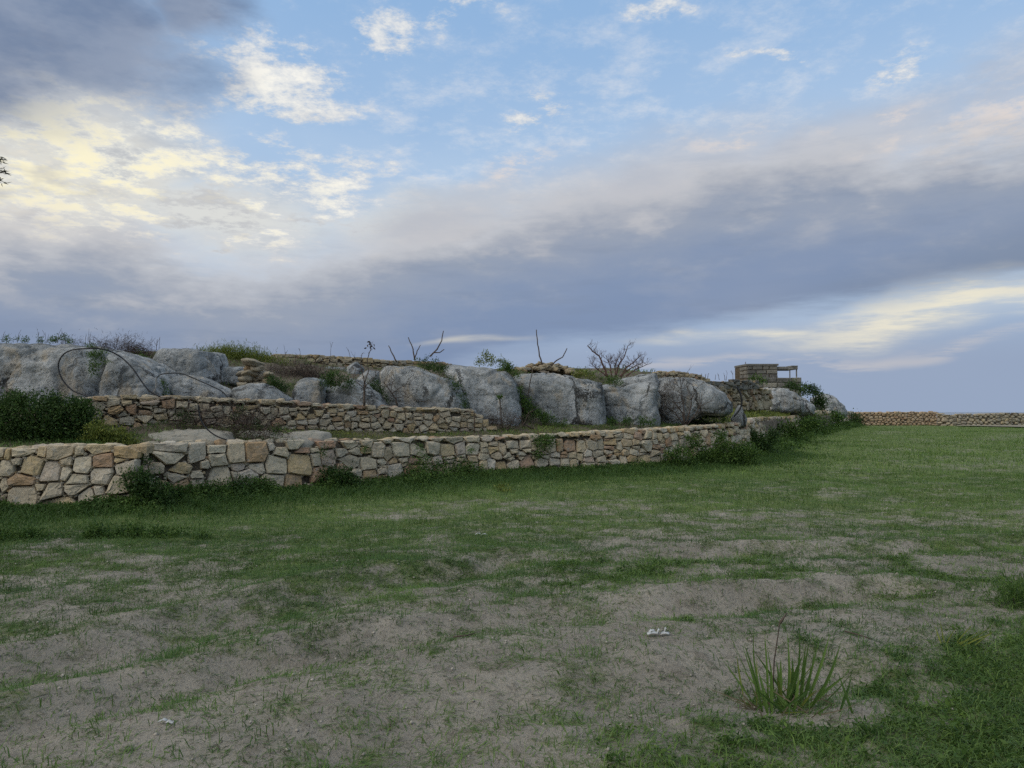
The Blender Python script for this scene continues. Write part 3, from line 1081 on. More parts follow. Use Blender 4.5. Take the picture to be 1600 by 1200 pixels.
# return of the corner
RET = Line2([PATH[3] + Vector((0.05, 0.06, 0)), PATH[3] + Vector((-0.08, 0.95, 0))])
# main stretch
MAIN = Line2(resample(FRONT, 0.4))
z_main = ztab(MAIN, lambda P, N: field_h(P[:, 0], P[:, 1]) - 0.03)
t_main = toplist(MAIN, z_main, [(215, 698), (250, 692), (330, 690), (440, 688), (520, 688), (600, 687), (655, 684), (720, 684), (800, 681), (880, 678), (940, 674), (1000, 671),
                                (1060, 668), (1110, 665), (1170, 660)])
uM = MAIN.u_of_px(592)
build_wall('field_wall', 'long tan dry stone retaining wall curving along the grass in the middle', 'stone wall', MAIN, z_main, t_main,
           pxsites(MAIN, z_main, MAIN_ST, 200, 500, 4.0) + rubble_sites(uM, MAIN.L[-1], t_main, (0.20, 0.46), (0.13, 0.29), cope=0.11), M['wall'],
           'dry stone walls along the field', grow=1.25)
# far stretch, overgrown
FAR1 = Line2(resample([FARSEC[0], FARSEC[1], FARSEC[2]], 1.0))
z_f1 = ztab(FAR1, lambda P, N: field_h(P[:, 0], P[:, 1]) - 0.05)
t_f1 = toplist(FAR1, z_f1, [(1170, 659), (1185, 653), (1210, 651), (1240, 651), (1250, 648)])
build_wall('field_wall', 'overgrown pale rubble wall beyond the ivy, receding to the right', 'stone wall', FAR1, z_f1, t_f1,
           rubble_sites(0, FAR1.L[-1], t_f1, (0.4, 0.75), (0.26, 0.46), cope=0.16), M['wall'], 'dry stone walls along the field', depth=0.25, bulge=0.05, gap=0.02, u0=0.1, cap=False)
FAR2 = Line2(resample([FARSEC[2], FARSEC[3], FARSEC[4]], 1.0))
z_f2 = ztab(FAR2, lambda P, N: field_h(P[:, 0], P[:, 1]) - 0.05)
t_f2 = toplist(FAR2, z_f2, [(1250, 647), (1270, 641), (1300, 641), (1336, 643)])
build_wall('field_wall', 'farthest stretch of overgrown field wall, below the last grey boulder', 'stone wall', FAR2, z_f2, t_f2,
           rubble_sites(0.1, FAR2.L[-1], t_f2, (0.45, 0.9), (0.3, 0.5)), M['wall_far'], 'dry stone walls along the field', depth=0.25, bulge=0.06, gap=0.025, joined=True, cap=False)

# upper wall on the terrace
UPPX = [(122, 13.75), (200, 14.2), (330, 15.0), (480, 16.2), (600, 17.3), (700, 18.3), (768, 19.1)]
UPL = [Vector(((px - 800) / FPX * d, d, 0)) for px, d in UPPX]
UP = Line2(resample(UPL, 0.4))
z_up = ztab(UP, lambda P, N: hill_h(P[:, 0] + N[:, 0] * .25, P[:, 1] + N[:, 1] * .25) - 0.06)
t_up = toplist(UP, z_up, [(122, 622), (160, 620), (240, 618), (300, 620), (350, 622), (400, 625), (440, 624), (500, 631), (560, 633), (600, 634), (640, 637), (700, 638), (745, 641), (756, 648), (768, 668)])
build_wall('terrace_wall', 'low grey brown rubble wall on the terrace below the boulders', 'stone wall', UP, z_up, t_up,
           rubble_sites(0.0, UP.L[-1], t_up, (0.15, 0.34), (0.09, 0.18), cope=0.08), M['upper'], depth=0.16, bulge=0.03, thick=0.35, gap=0.009, rnd=0.010, lean=0.06)

# hilltop walls
HT1 = Line2(resample([U(415, 570, 24.0), U(500, 570, 24.5), U(600, 572, 25.5), U(700, 575, 27.0)], 0.4))
t_h1 = lambda u: 0.0
z_h1 = lambda u: float(np.interp(u, [0, HT1.L[-1]], [U(415, 578, 24.0).z, U(700, 580, 27.0).z]))
t_h1 = toplist(HT1, z_h1, [(415, 553), (480, 554), (560, 558), (600, 562), (650, 564), (700, 566)])
build_wall('hilltop_wall', 'long low brown rubble wall on the skyline behind the grass hummock', 'stone wall', HT1, z_h1, t_h1,
           rubble_sites(0, HT1.L[-1], t_h1, (0.2, 0.42), (0.1, 0.17)), M['hilltop'], 'rubble walls on the hilltop', depth=0.16, bulge=0.03, lean=0.05)
HT2 = Line2(resample([U(1022, 585, 31.0), U(1060, 585, 31.5), U(1105, 588, 32.0)], 0.4))
z_h2 = lambda u: U(1060, 594, 31.5).z
t_h2 = toplist(HT2, z_h2, [(1022, 580), (1060, 580), (1085, 583), (1105, 589)])
build_wall('hilltop_wall', 'short low rubble wall on the skyline behind the rightmost large boulder', 'stone wall', HT2, z_h2, t_h2,
           rubble_sites(0, HT2.L[-1], t_h2, (0.2, 0.42), (0.1, 0.18)), M['hilltop'], 'rubble walls on the hilltop', depth=0.16, bulge=0.03, lean=0.05)

# walls that close the field far behind
FW = [G(1337, 665.2), G(1400, 665.2), G(1464, 665.0)]
FWL = Line2(resample(FW, 1.0))
z_fw = lambda u: -0.1
t_fw = toplist(FWL, z_fw, [(1337, 643.6), (1400, 643), (1464, 642.2)])
build_wall('boundary_wall', 'warm reddish rubble wall closing the far end of the field', 'stone wall', FWL, z_fw, t_fw,
           rubble_sites(0, FWL.L[-1], t_fw, (0.3, 0.6), (0.18, 0.32)), M['farwarm'], 'walls closing the far end of the field', joined=True, bulge=0.06, gap=0.02, cap=False, lean=0.04)
FW2 = [G(1464.5, 665.0), G(1480, 665.2), G(1600, 664.5), G(1700, 664.5), G(1850, 664.5)]
FWL2 = Line2(resample(FW2, 1.0))
t_fw2 = toplist(FWL2, z_fw, [(1464.5, 643.2), (1474, 647), (1530, 646), (1600, 644), (1850, 644)])
build_wall('boundary_wall', 'greyer, lower stretch of far rubble wall beside the sandy track', 'stone wall', FWL2, z_fw, t_fw2,
           rubble_sites(0, FWL2.L[-1], t_fw2, (0.4, 0.9), (0.24, 0.42)), M['fargrey'], 'walls closing the far end of the field', joined=True, bulge=0.06, gap=0.025, cap=False, lean=0.04)
# sandy track at the foot of it
_a = [G(1495, 666.2), G(1560, 667.8), G(1640, 670), G(1900, 676)]
_b = [G(1900, 665.6), G(1640, 665.5), G(1560, 665.5), G(1495, 665.6)]
o = mobj('path', [(p.x, p.y, max(fz(p.x, p.y), 0) + 0.10) for p in _a + _b], [(0, 1, 6, 7), (1, 2, 5, 6), (2, 3, 4, 5)], M['path'])
tag(o, 'pale sandy track along the far boundary wall', 'track', kind='structure')


# ------------------------------------------------------------------ boulders
def icos(sub):
    bm = bmesh.new()
    bmesh.ops.create_icosphere(bm, subdivisions=sub, radius=1.0)
    V = np.array([tuple(v.co) for v in bm.verts]); F = np.array([[v.index for v in f.verts] for f in bm.faces])
    bm.free()
    return V, F


ICO = {k: icos(k) for k in (3, 4, 5, 6)}


def boulder(label, outline, d, T, name='boulder', n=3.2, sub=6, rough=1.0, lean=0.12, group='grey limestone boulders on the slope', mat='boulder', seed=0, cracks=0.0, cat='boulder'):
    """rounded block whose face is about the traced outline (photo pixels) at depth d, T metres thick each way"""
    P = np.array([[q.x, q.z] for q in (U(px, py, d) for px, py in outline)])
    c = P.mean(0)
    # centroid of area
    x, y = P[:, 0], P[:, 1]; x2, y2 = np.roll(x, -1), np.roll(y, -1)
    A = (x * y2 - x2 * y).sum() / 2
    c = np.array([((x + x2) * (x * y2 - x2 * y)).sum() / (6 * A), ((y + y2) * (x * y2 - x2 * y)).sum() / (6 * A)])
    Q = (P - c) * np.array([1.035 if sub == 6 else 1.0, 1.0])
    # radius by angle
    th = np.linspace(-math.pi, math.pi, 361)
    R = np.zeros_like(th)
    for k, a in enumerate(th):
        dx, dz = math.cos(a), math.sin(a)
        best = 0
        for i in range(len(Q)):
            p, q = Q[i], Q[(i + 1) % len(Q)]
            e = q - p
            den = dx * e[1] - dz * e[0]
            if abs(den) < 1e-9: continue
            t = (p[0] * e[1] - p[1] * e[0]) / den
            s = (p[0] * dz - p[1] * dx) / den
            if t > 0 and -1e-6 <= s <= 1 + 1e-6: best = max(best, t)
        R[k] = best
    kk = 2
    Rp = np.concatenate([R[-kk - 1:-1], R, R[1:kk + 1]])
    R = np.convolve(Rp, np.ones(2 * kk + 1) / (2 * kk + 1), 'valid')
    V, F = ICO[sub]
    dx, dy, dz = V[:, 0], V[:, 1], V[:, 2]
    rho = np.hypot(dx, dz)
    s = (rho ** n + np.abs(dy) ** n) ** (-1.0 / n)
    ang = np.arctan2(dz, dx)
    rr = np.interp(ang, th, R) * s * rho
    X = c[0] + rr * np.cos(ang); Z = c[1] + rr * np.sin(ang)
    Y = dy * s * T
    Y = Y + lean * (Z - c[1])                      # face leans back
    size = math.sqrt(abs(A))
    Nn = np.stack([dx, dy * 1.3, dz], 1); Nn /= np.linalg.norm(Nn, axis=1)[:, None]
    off = Vector((seed * 3.7 + label.__len__() * 1.3, seed * 1.9, 2.2))
    W_ = np.stack([X, Y + d + T, Z], 1)
    disp = np.zeros(len(V))
    for i in range(len(V)):
        p = Vector(W_[i]) + off
        a = noise.fractal(p * (1.1 / max(size, 0.4)), 1.0, 2.0, 3)
        b = noise.fractal(p * 2.1, 0.9, 2.1, 4)
        r = abs(noise.noise(Vector((p.x * 0.9, p.y * 0.9, p.z * 2.6)) * 0.9))
        e = noise.noise(p * 7.0)
        vd = noise.voronoi(Vector((p.x, p.y, p.z * 0.8)) * (1.15 / max(0.5, min(size, 1.6))) + Vector((a, b, a)) * 0.25)[0]
        ck = max(0.0, 0.14 - (vd[1] - vd[0])) / 0.14
        disp[i] = 0.055 * size * a + rough * (0.045 * b + 0.012 * e) - rough * 0.03 * max(0, 0.10 - r) / 0.10 - 0.035 * size * ck * ck + 0.022 * size * (0.5 - vd[0])
    W_ = W_ + Nn * disp[:, None]
    base = (float(c[0]), d + T, float(W_[:, 2].min()))
    o = mobj(name, W_, F, M[mat], None, True, origin=base)
    tag(o, label, cat, group)
    return o


def BL(label, outline, d, T, **k):
    return boulder(label, outline, d, T, **k)


BL('huge flat-topped grey boulder at the left edge of the picture, above the dark bush', [(-150, 545), (-60, 531), (0, 531), (50, 533), (90, 532), (115, 538), (137, 548), (144, 575), (146, 622), (140, 670), (0, 690), (-150, 690)], 14.55, 1.3, n=5, seed=1)
BL('upright grey boulder rounded down to the right, with a black pipe arched over it', [(147, 562), (150, 549), (165, 546), (190, 556), (212, 568), (228, 590), (235, 612), (233, 655), (148, 655)], 14.75, 1.1, n=4.5, seed=2)
BL('angular blocky grey boulder standing high beside the grass hummock', [(230, 566), (237, 547), (247, 541), (275, 545), (309, 545), (315, 565), (322, 596), (300, 612), (262, 612), (238, 605)], 16.6, 0.9, n=5, seed=3, rough=1.3)
BL('low wedge of grey rock with a grey pipe lying over it', [(238, 606), (262, 587), (275, 584), (300, 590), (325, 602), (346, 614), (344, 645), (240, 645)], 15.6, 0.6, n=3.5, seed=4)
BL('flat pale slab of rock tucked behind the angular block', [(316, 573), (345, 571), (376, 572), (374, 604), (318, 604)], 17.6, 0.7, n=4, seed=5, sub=5)
BL('low rounded pale rock just above the terrace wall, right of the grey pipe', [(350, 606), (372, 598), (395, 600), (420, 609), (440, 623), (436, 650), (350, 650)], 15.9, 0.7, n=3, seed=6, sub=5)
BL('squarish grey block between two dark bushes above the terrace wall', [(451, 610), (458, 596), (475, 591), (497, 593), (502, 615), (502, 655), (451, 655)], 16.9, 0.6, n=5, seed=7, sub=5)
BL('sloping wedge boulder under a mat of bush, beside the thin sapling', [(505, 606), (530, 602), (543, 589), (560, 597), (580, 613), (597, 635), (592, 660), (506, 660)], 17.3, 0.7, n=4, seed=8)
BL('small brown rock under the hilltop wall, left of the sapling top', [(538, 572), (551, 564), (562, 574), (560, 600), (540, 600)], 21.0, 0.5, n=3, seed=9, sub=4)
BL('brownish rock in the hollow behind the sapling', [(553, 590), (570, 578), (588, 580), (600, 600), (596, 625), (560, 620)], 20.0, 0.7, n=3, seed=10, sub=5)
BL('low flat rock among dry brush under the hilltop wall', [(494, 577), (510, 571), (530, 573), (538, 583), (520, 592), (496, 588)], 21.5, 0.5, n=3, seed=11, sub=4)
BL('big smooth boulder with a long sloping right shoulder, third from the thin sapling side', [(588, 580), (600, 568), (640, 570), (665, 579), (700, 590), (715, 605), (725, 627), (727, 660), (720, 675), (594, 670), (588, 620)], 18.7, 1.3, n=3.6, seed=12)
bpy.data.objects['boulder.011']['label'] = 'big smooth grey boulder with a bare twiggy shrub before it and a sloping right shoulder'
BL('tall domed grey boulder behind the right end of the terrace wall', [(686, 572), (700, 566), (730, 567), (765, 571), (790, 580), (803, 592), (811, 612), (815, 640), (816, 680), (808, 700), (735, 700), (722, 640), (700, 600)], 19.9, 1.4, n=3.6, seed=13)
BL('long grey boulder with dark pitted face and pale top, in the middle of the row', [(802, 588), (830, 581), (850, 582), (880, 586), (920, 592), (943, 597), (949, 625), (948, 680), (870, 690), (845, 690), (828, 650), (812, 615)], 21.3, 1.4, n=3.8, seed=14, rough=1.2)
BL('pale scooped boulder with reddish holes, between the two largest on the right', [(942, 604), (960, 599), (978, 603), (1000, 597), (1025, 592), (1037, 595), (1036, 640), (1034, 680), (945, 685)], 22.3, 1.2, n=3.6, seed=15, rough=1.5)
BL('flat grey slab on top, behind the pale scooped boulder', [(962, 593), (1000, 586), (1031, 581), (1037, 600), (1000, 610), (966, 606)], 24.0, 0.9, n=3.5, seed=16, sub=5)
BL('rightmost large rounded boulder, overhanging a dark gap at its foot', [(1029, 604), (1045, 589), (1075, 586), (1105, 590), (1130, 598), (1148, 612), (1159, 630), (1160, 646), (1145, 654), (1112, 652), (1085, 662), (1060, 690), (1032, 690), (1028, 640)], 23.6, 1.6, n=3.0, seed=17)
BL('small upright stub of pale stone by the curved black pipe', [(1146, 655), (1154, 641), (1160, 631), (1165, 643), (1170, 656), (1168, 668), (1148, 668)], 25.3, 0.25, n=3, seed=18, sub=4, rough=0.6)
BL('leaning grey boulder under the hut, nearest its rubble wall', [(1201, 612), (1207, 605), (1216, 609), (1224, 622), (1226, 645), (1202, 645)], 44.0, 1.2, n=3, seed=19, sub=5)
BL('pale rugged boulder under the hut canopy', [(1217, 615), (1224, 603), (1240, 604), (1252, 612), (1263, 625), (1264, 648), (1218, 648)], 46.0, 1.6, n=3, seed=20, sub=5, rough=2.2)
BL('low cracked grey boulder left of the dark arched bush', [(1240, 628), (1250, 618), (1265, 622), (1279, 634), (1280, 650), (1240, 650)], 47.5, 1.2, n=3, seed=21, sub=5, rough=1.8)
BL('last grey boulder of the ridge, sloping down to the far wall', [(1283, 632), (1288, 619), (1298, 614), (1312, 618), (1324, 630), (1333, 645), (1330, 655), (1284, 655)], 68.0, 2.0, n=3, seed=22, sub=5, rough=2.0)
BL('pale bedrock ledge on the terrace between the two walls, next to the bush', [(178, 692), (205, 680), (250, 673), (300, 671), (335, 677), (345, 692), (335, 705), (185, 705)], 13.55, 0.45, name='rock_ledge', mat='ledge', n=2.8, seed=23, lean=1.2, group=None, cat='rock ledge')
BL('pale bedrock ledge on the terrace with the black pipe running onto it', [(322, 692), (335, 676), (380, 673), (430, 677), (470, 683), (482, 694), (470, 705), (330, 705)], 14.55, 0.45, name='rock_ledge', mat='ledge', n=2.8, seed=25, lean=1.2, group=None, cat='rock ledge')
BL('small whitish rock lying on the terrace right of the long ledge', [(440, 676), (470, 672), (505, 676), (510, 692), (440, 692)], 15.0, 0.45, name='rock_ledge', mat='ledge', n=2.6, sub=5, seed=24, lean=0.8, group=None, cat='rock ledge')


# ------------------------------------------------------------------ loose stones
def loose(n, seed):
    """a set of rough stone shapes to copy"""
    out = []
    V, F = ICO[3]
    for k in range(n):
        W_ = np.zeros_like(V)
        for i, v in enumerate(V):
            p = Vector(v)
            a = 1 + 0.35 * noise.noise(p * 1.3 + Vector((seed + k * 5.1, 0, 0))) + 0.12 * noise.noise(p * 3.5 + Vector((0, seed + k * 3.3, 0)))
            q = Vector((math.copysign(abs(p.x) ** 0.7, p.x), math.copysign(abs(p.y) ** 0.7, p.y), math.copysign(abs(p.z) ** 0.7, p.z))) * a
            W_[i] = q
        me = bpy.data.meshes.new('stone')
        me.from_pydata([tuple(v) for v in W_], [], [tuple(f) for f in F])
        me.polygons.foreach_set('use_smooth', np.ones(len(me.polygons), dtype=bool))
        out.append(me)
    return out


LOOSE = loose(6, 4)
for m_ in LOOSE: m_.materials.append(M['hilltop'])
LOOSE_L = [m_.copy() for m_ in LOOSE]
for m_ in LOOSE_L:
    m_.materials.clear(); m_.materials.append(M['upper'])


def put_stone(root, c, s, meshes):
    o = bpy.data.objects.new('stone', random.choice(meshes))
    o.location = Vector(c) - wloc(root)
    o.scale = s
    o.rotation_euler = (random.uniform(-.25, .25), random.uniform(-.25, .25), random.uniform(0, 6.28))
    link(o, root)
    return o


# stone heap on the skyline
hp = U(848, 584, 28.0)
heap = thing('stone_heap', 'rounded heap of brown field stones on the skyline above the boulders', 'stone heap', hp - Vector((0, 0, 0.15)))
for k in range(150):
    a = random.uniform(-1, 1); b = random.uniform(-1, 1)
    hgt = 0.46 * max(0, 1 - abs(a) ** 1.7) * (1 - 0.5 * abs(b))
    put_stone(heap, hp + Vector((a * 1.35, b * 0.8, hgt - 0.05 + random.uniform(-.06, .02))), (random.uniform(.09, .2), random.uniform(.08, .15), random.uniform(.05, .09)), LOOSE)
# small pile of flat stones
hp = U(398, 600, 17.4)
pile = thing('stone_pile', 'small pile of flat grey stones beside the pale slab above the terrace wall', 'stone heap', hp - Vector((0, 0, 0.2)))
for (px, py, w, h) in [(396, 567, 28, 9), (388, 576, 16, 8), (403, 575, 18, 8), (381, 584, 13, 8), (393, 584, 14, 7), (407, 583, 16, 8), (419, 585, 13, 7), (413, 592, 26, 9), (386, 593, 18, 9),
                       (399, 593, 12, 7), (380, 602, 14, 9), (395, 602, 20, 8), (410, 602, 18, 9), (426, 598, 14, 9), (424, 607, 20, 9), (388, 610, 22, 8)]:
    c = U(px + random.uniform(-2, 2), py, 17.1 + random.uniform(0, .5))
    o = put_stone(pile, c, (w / FPX * 17.3 / 1.8, random.uniform(.13, .26), h / FPX * 17.3 / 1.75), LOOSE_L)
    o.rotation_euler = (random.uniform(-.25, .25), random.uniform(-.35, .35), random.uniform(-.8, .8))


# ------------------------------------------------------------------ hut on the ridge
def block_geo(w, h, t, bev=0.03):
    v, f = [], []
    j = lambda: random.uniform(-bev, bev) * 0.5
    for (yy, k) in ((0.0, 1.0), (-t * 0.0 - bev, 1.0)):
        pass
    a, b = w / 2, h / 2
    rings = [(0.12, a, b), (0.0, a, b), (-bev, a - bev, b - bev)]
    for dpt, aa, bb in rings:
        v += [(-aa + j(), dpt, -bb + j()), (aa + j(), dpt, -bb + j()), (aa + j(), dpt, bb + j()), (-aa + j(), dpt, bb + j())]
    for k in range(2):
        for i in range(4):
            i2 = (i + 1) % 4
            f.append((k * 4 + i, k * 4 + i2, (k + 1) * 4 + i2, (k + 1) * 4 + i))
    f += [(8, 9, 10, 11), (3, 2, 1, 0)]
    return v, f


def block_face(root, o, ax, L, Hh, rows, wr, mat, nrm):
    """courses of squared blocks on a face that starts at o, runs along ax for L metres"""
    z = 0
    rh = Hh / rows
    for r in range(rows):
        x = 0 if r % 2 else -random.uniform(0.05, 0.25)
        while x < L - 0.05:
            w = random.uniform(*wr)
            x0, x1 = max(0, x), min(L, x + w)
            if L - x1 < 0.22: x1 = L
            if x1 - x0 > 0.08:
                v, f = block_geo(x1 - x0 - 0.06, rh - 0.05, 0.1, 0.045)
                c = o + ax * ((x0 + x1) / 2) + Vector((0, 0, (r + 0.5) * rh)) + nrm * random.uniform(-0.025, 0.02)
                mobj('block', [c + ax * a - nrm * b + Vector((0, 0, q)) for a, b, q in v], f, mat, root, False, origin=c)
            if x1 >= L: break
            x += w


def boxv(mb, lo, hi):
    x0, y0, z0 = lo; x1, y1, z1 = hi
    mb.add([(x0, y0, z0), (x1, y0, z0), (x1, y1, z0), (x0, y1, z0), (x0, y0, z1), (x1, y0, z1), (x1, y1, z1), (x0, y1, z1)],
           [(3, 2, 1, 0), (4, 5, 6, 7), (0, 1, 5, 4), (1, 2, 6, 5), (2, 3, 7, 6), (3, 0, 4, 7)])


HD = 60.0
hA, hB = U(1167, 592, HD), U(1215.5, 592, HD)
hTop = U(1190, 568.5, HD).z
hZ = U(1190, 591, HD).z
hut = thing('stone_hut', 'small dark squared-stone hut with open concrete canopy on the ridge', 'hut', (hA.x, HD, hZ))
ex = Vector((1, 0, 0)); ny_ = Vector((0, -1, 0))
Lw = hB.x - hA.x
block_face(hut, Vector((hA.x, HD, hZ)), ex, Lw, hTop - hZ - 0.16, 3, (0.5, 0.9), M['ashlar'], ny_)
lx = U(1156, 592, HD + 1.5)
sd = Vector((hA.x - lx.x, HD - (HD + 1.5), 0)); sL = sd.length; sd.normalize()
block_face(hut, Vector((lx.x, HD + 1.5, hZ)), sd, sL, hTop - hZ - 0.22, 3, (0.4, 0.7), M['ashlar'], Vector((sd.y, -sd.x, 0)))
mb = MB()
mb.add([(hA.x, HD + .06, hZ - .2), (hB.x - .03, HD + .06, hZ - .2), (hB.x - .03, HD + 3, hZ - .2), (lx.x + .05, HD + 3, hZ - .2), (lx.x + .06, HD + 1.5, hZ - .2)] +
       [(hA.x, HD + .06, hTop - .17), (hB.x - .03, HD + .06, hTop - .17), (hB.x - .03, HD + 3, hTop - .17), (lx.x + .05, HD + 3, hTop - .17), (lx.x + .06, HD + 1.5, hTop - .17)],
       [(4, 3, 2, 1, 0), (5, 6, 7, 8, 9)] + [(i, (i + 1) % 5, 5 + (i + 1) % 5, 5 + i) for i in range(5)])
mb.build('core', M['core'], hut, False)
mb = MB()
mb.add([(hA.x - .05, HD - .06, hTop - .15), (hB.x + .05, HD - .06, hTop - .15), (hB.x + .05, HD + 3, hTop - .15), (lx.x, HD + 3, hTop - .15), (lx.x + .02, HD + 1.45, hTop - .15)] +
       [(hA.x - .05, HD - .06, hTop), (hB.x + .05, HD - .06, hTop), (hB.x + .05, HD + 3, hTop), (lx.x, HD + 3, hTop), (lx.x + .02, HD + 1.45, hTop)],
       [(4, 3, 2, 1, 0), (5, 6, 7, 8, 9)] + [(i, (i + 1) % 5, 5 + (i + 1) % 5, 5 + i) for i in range(5)])
mb.build('roof_slab', M['ashlar'], hut, False)
c0, c1 = U(1214, 571.5, HD), U(1248, 577, HD)
mb = MB(); boxv(mb, (c0.x - .2, HD + .2, c1.z), (c1.x, HD + 2.4, U(1230, 572.5, HD).z))
cn = mb.build('canopy_slab', M['concrete'], hut, False)
mb = MB(); boxv(mb, (U(1238, 572, HD).x, HD + .15, U(1238, 572.4, HD).z), (c1.x, HD + 2.4, U(1238, 571, HD).z))
mb.build('upstand', M['concrete'], cn, False)
pz = U(1230, 591, HD).z
for px, dy, w in ((1219.5, 2.2, 0.05), (1236.5, 0.3, 0.07), (1247, 0.3, 0.08)):
    q = U(px, 580, HD)
    mb = MB(); boxv(mb, (q.x - w / 2, HD + dy, pz - .1), (q.x + w / 2, HD + dy + w, c1.z + .01))
    mb.build('post', M['concrete'], hut, False)
mb = MB(); q = U(1166.5, 570, HD); mb.tube([(q.x, HD + .3, hTop - .05), (q.x + .02, HD + .3, U(1166, 565, HD).z)], 0.025)
mb.build('rod', M['rust'], hut)
# block platform under the hut
plz0 = U(1230, 606, 58.6).z
pA, pB = U(1180, 598, 58.6), U(1252.5, 598, 58.6)
plat = thing('stone_platform', 'squared-stone platform under the hut and its canopy', 'platform', (pA.x, 58.6, plz0))
block_face(plat, Vector((pA.x, 58.6, plz0)), ex, pB.x - pA.x, pz - plz0, 2, (0.6, 1.3), M['ashlar'], ny_)
mb = MB(); boxv(mb, (pA.x + .02, 58.66, plz0 - 2.5), (pB.x - .02, 63.5, pz - .03)); mb.build('core', M['ashlar'], plat, False)
# rubble face with coping left of the hut boulders
RB = Line2(resample([U(1118, 610, 33.0), U(1150, 610, 35.0), U(1205, 610, 40.0)], 0.5))
z_rb = lambda u: float(np.interp(u, [0, RB.L[-1]], [U(1118, 640, 33.0).z, U(1205, 636, 40.0).z]))
t_rb = toplist(RB, z_rb, [(1118, 604), (1150, 604), (1180, 606), (1205, 608)])
build_wall('rubble_wall', 'rough brown rubble wall below the hut, right of the last large boulder', 'stone wall', RB, z_rb, t_rb,
           rubble_sites(0, RB.L[-1], t_rb, (0.3, 0.65), (0.25, 0.5)), M['hilltop'], depth=0.25, bulge=0.09, gap=0.03, lean=0.12, cap=False)
CP = Line2(resample([U(1100, 600, 32.6), U(1150, 600, 34.9), U(1183, 600, 37.7)], 0.5))
z_cp = lambda u: float(np.interp(u, [0, CP.L[-1]], [U(1100, 605.5, 32.6).z, U(1183, 606.5, 37.7).z]))
t_cp = toplist(CP, z_cp, [(1100, 593), (1150, 593.5), (1183, 595)])
build_wall('coping_wall', 'long thin band of grey coping stones on the ridge, left of the hut', 'stone wall', CP, z_cp, t_cp,
           rubble_sites(0, CP.L[-1], t_cp, (0.5, 1.1), (0.16, 0.22)), M['ashlar'], depth=0.25, bulge=0.03, gap=0.012, lean=0.0, cap=False)
# ------------------------------------------------------------------ plants
def unit(a):
    return a / np.maximum(np.linalg.norm(a, axis=-1, keepdims=True), 1e-9)


def leaf_arrays(P, D, L, Wd, curl=0.15):
    """kite shaped leaves: base, two flanks, tip"""
    n = len(P)
    R = unit(RNG.normal(size=(n, 3)))
    S = unit(np.cross(D, R)); N = np.cross(S, D)
    L = L[:, None]; Wd = Wd[:, None]
    mid = P + D * L * 0.45 + N * L * curl
    V = np.stack([P, mid + S * Wd * 0.5, P + D * L - N * L * curl * 0.6, mid - S * Wd * 0.5], 1).reshape(-1, 3)
    F = np.arange(n * 4).reshape(n, 4)
    return V, F


def blade_arrays(P, D, L, Wd, droop=0.35, segs=2):
    """grass blades: a tapering strip that bends over; segs=1 gives single triangles"""
    n = len(P)
    up = np.array([0, 0, 1.0])
    S = np.cross(D, up) + RNG.normal(size=(n, 3)) * 0.35
    S[:, 2] *= 0.3
    S = unit(S)
    L = L[:, None]; Wd = Wd[:, None]
    if segs == 1:
        V = np.stack([P - S * Wd * 0.5, P + S * Wd * 0.5, P + D * L], 1).reshape(-1, 3)
        return V, np.arange(n * 3).reshape(n, 3)
    H_ = D.copy(); H_[:, 2] = 0; H_ = unit(H_ + 1e-6)
    m1 = P + D * L * 0.5
    tip = P + D * L + (H_ * 0.6 - up) * L * droop * RNG.uniform(0.3, 1.0, (n, 1))
    V = np.stack([P - S * Wd * 0.45, P + S * Wd * 0.45, m1 + S * Wd * 0.5, m1 - S * Wd * 0.5, tip], 1).reshape(-1, 3)
    b = (np.arange(n) * 5)[:, None]
    F = np.concatenate([b + np.array([[0, 1, 2]]), b + np.array([[0, 2, 3]]), b + np.array([[3, 2, 4]])], 1).reshape(-1, 3)
    return V, F


def plant_mesh(name, V, F, tint, mat, parent=None, origin=None):
    o = mobj(name, V, F, mat, parent, False, origin)
    set_attr(o, 'tint', np.clip(tint, 0, 1))
    return o


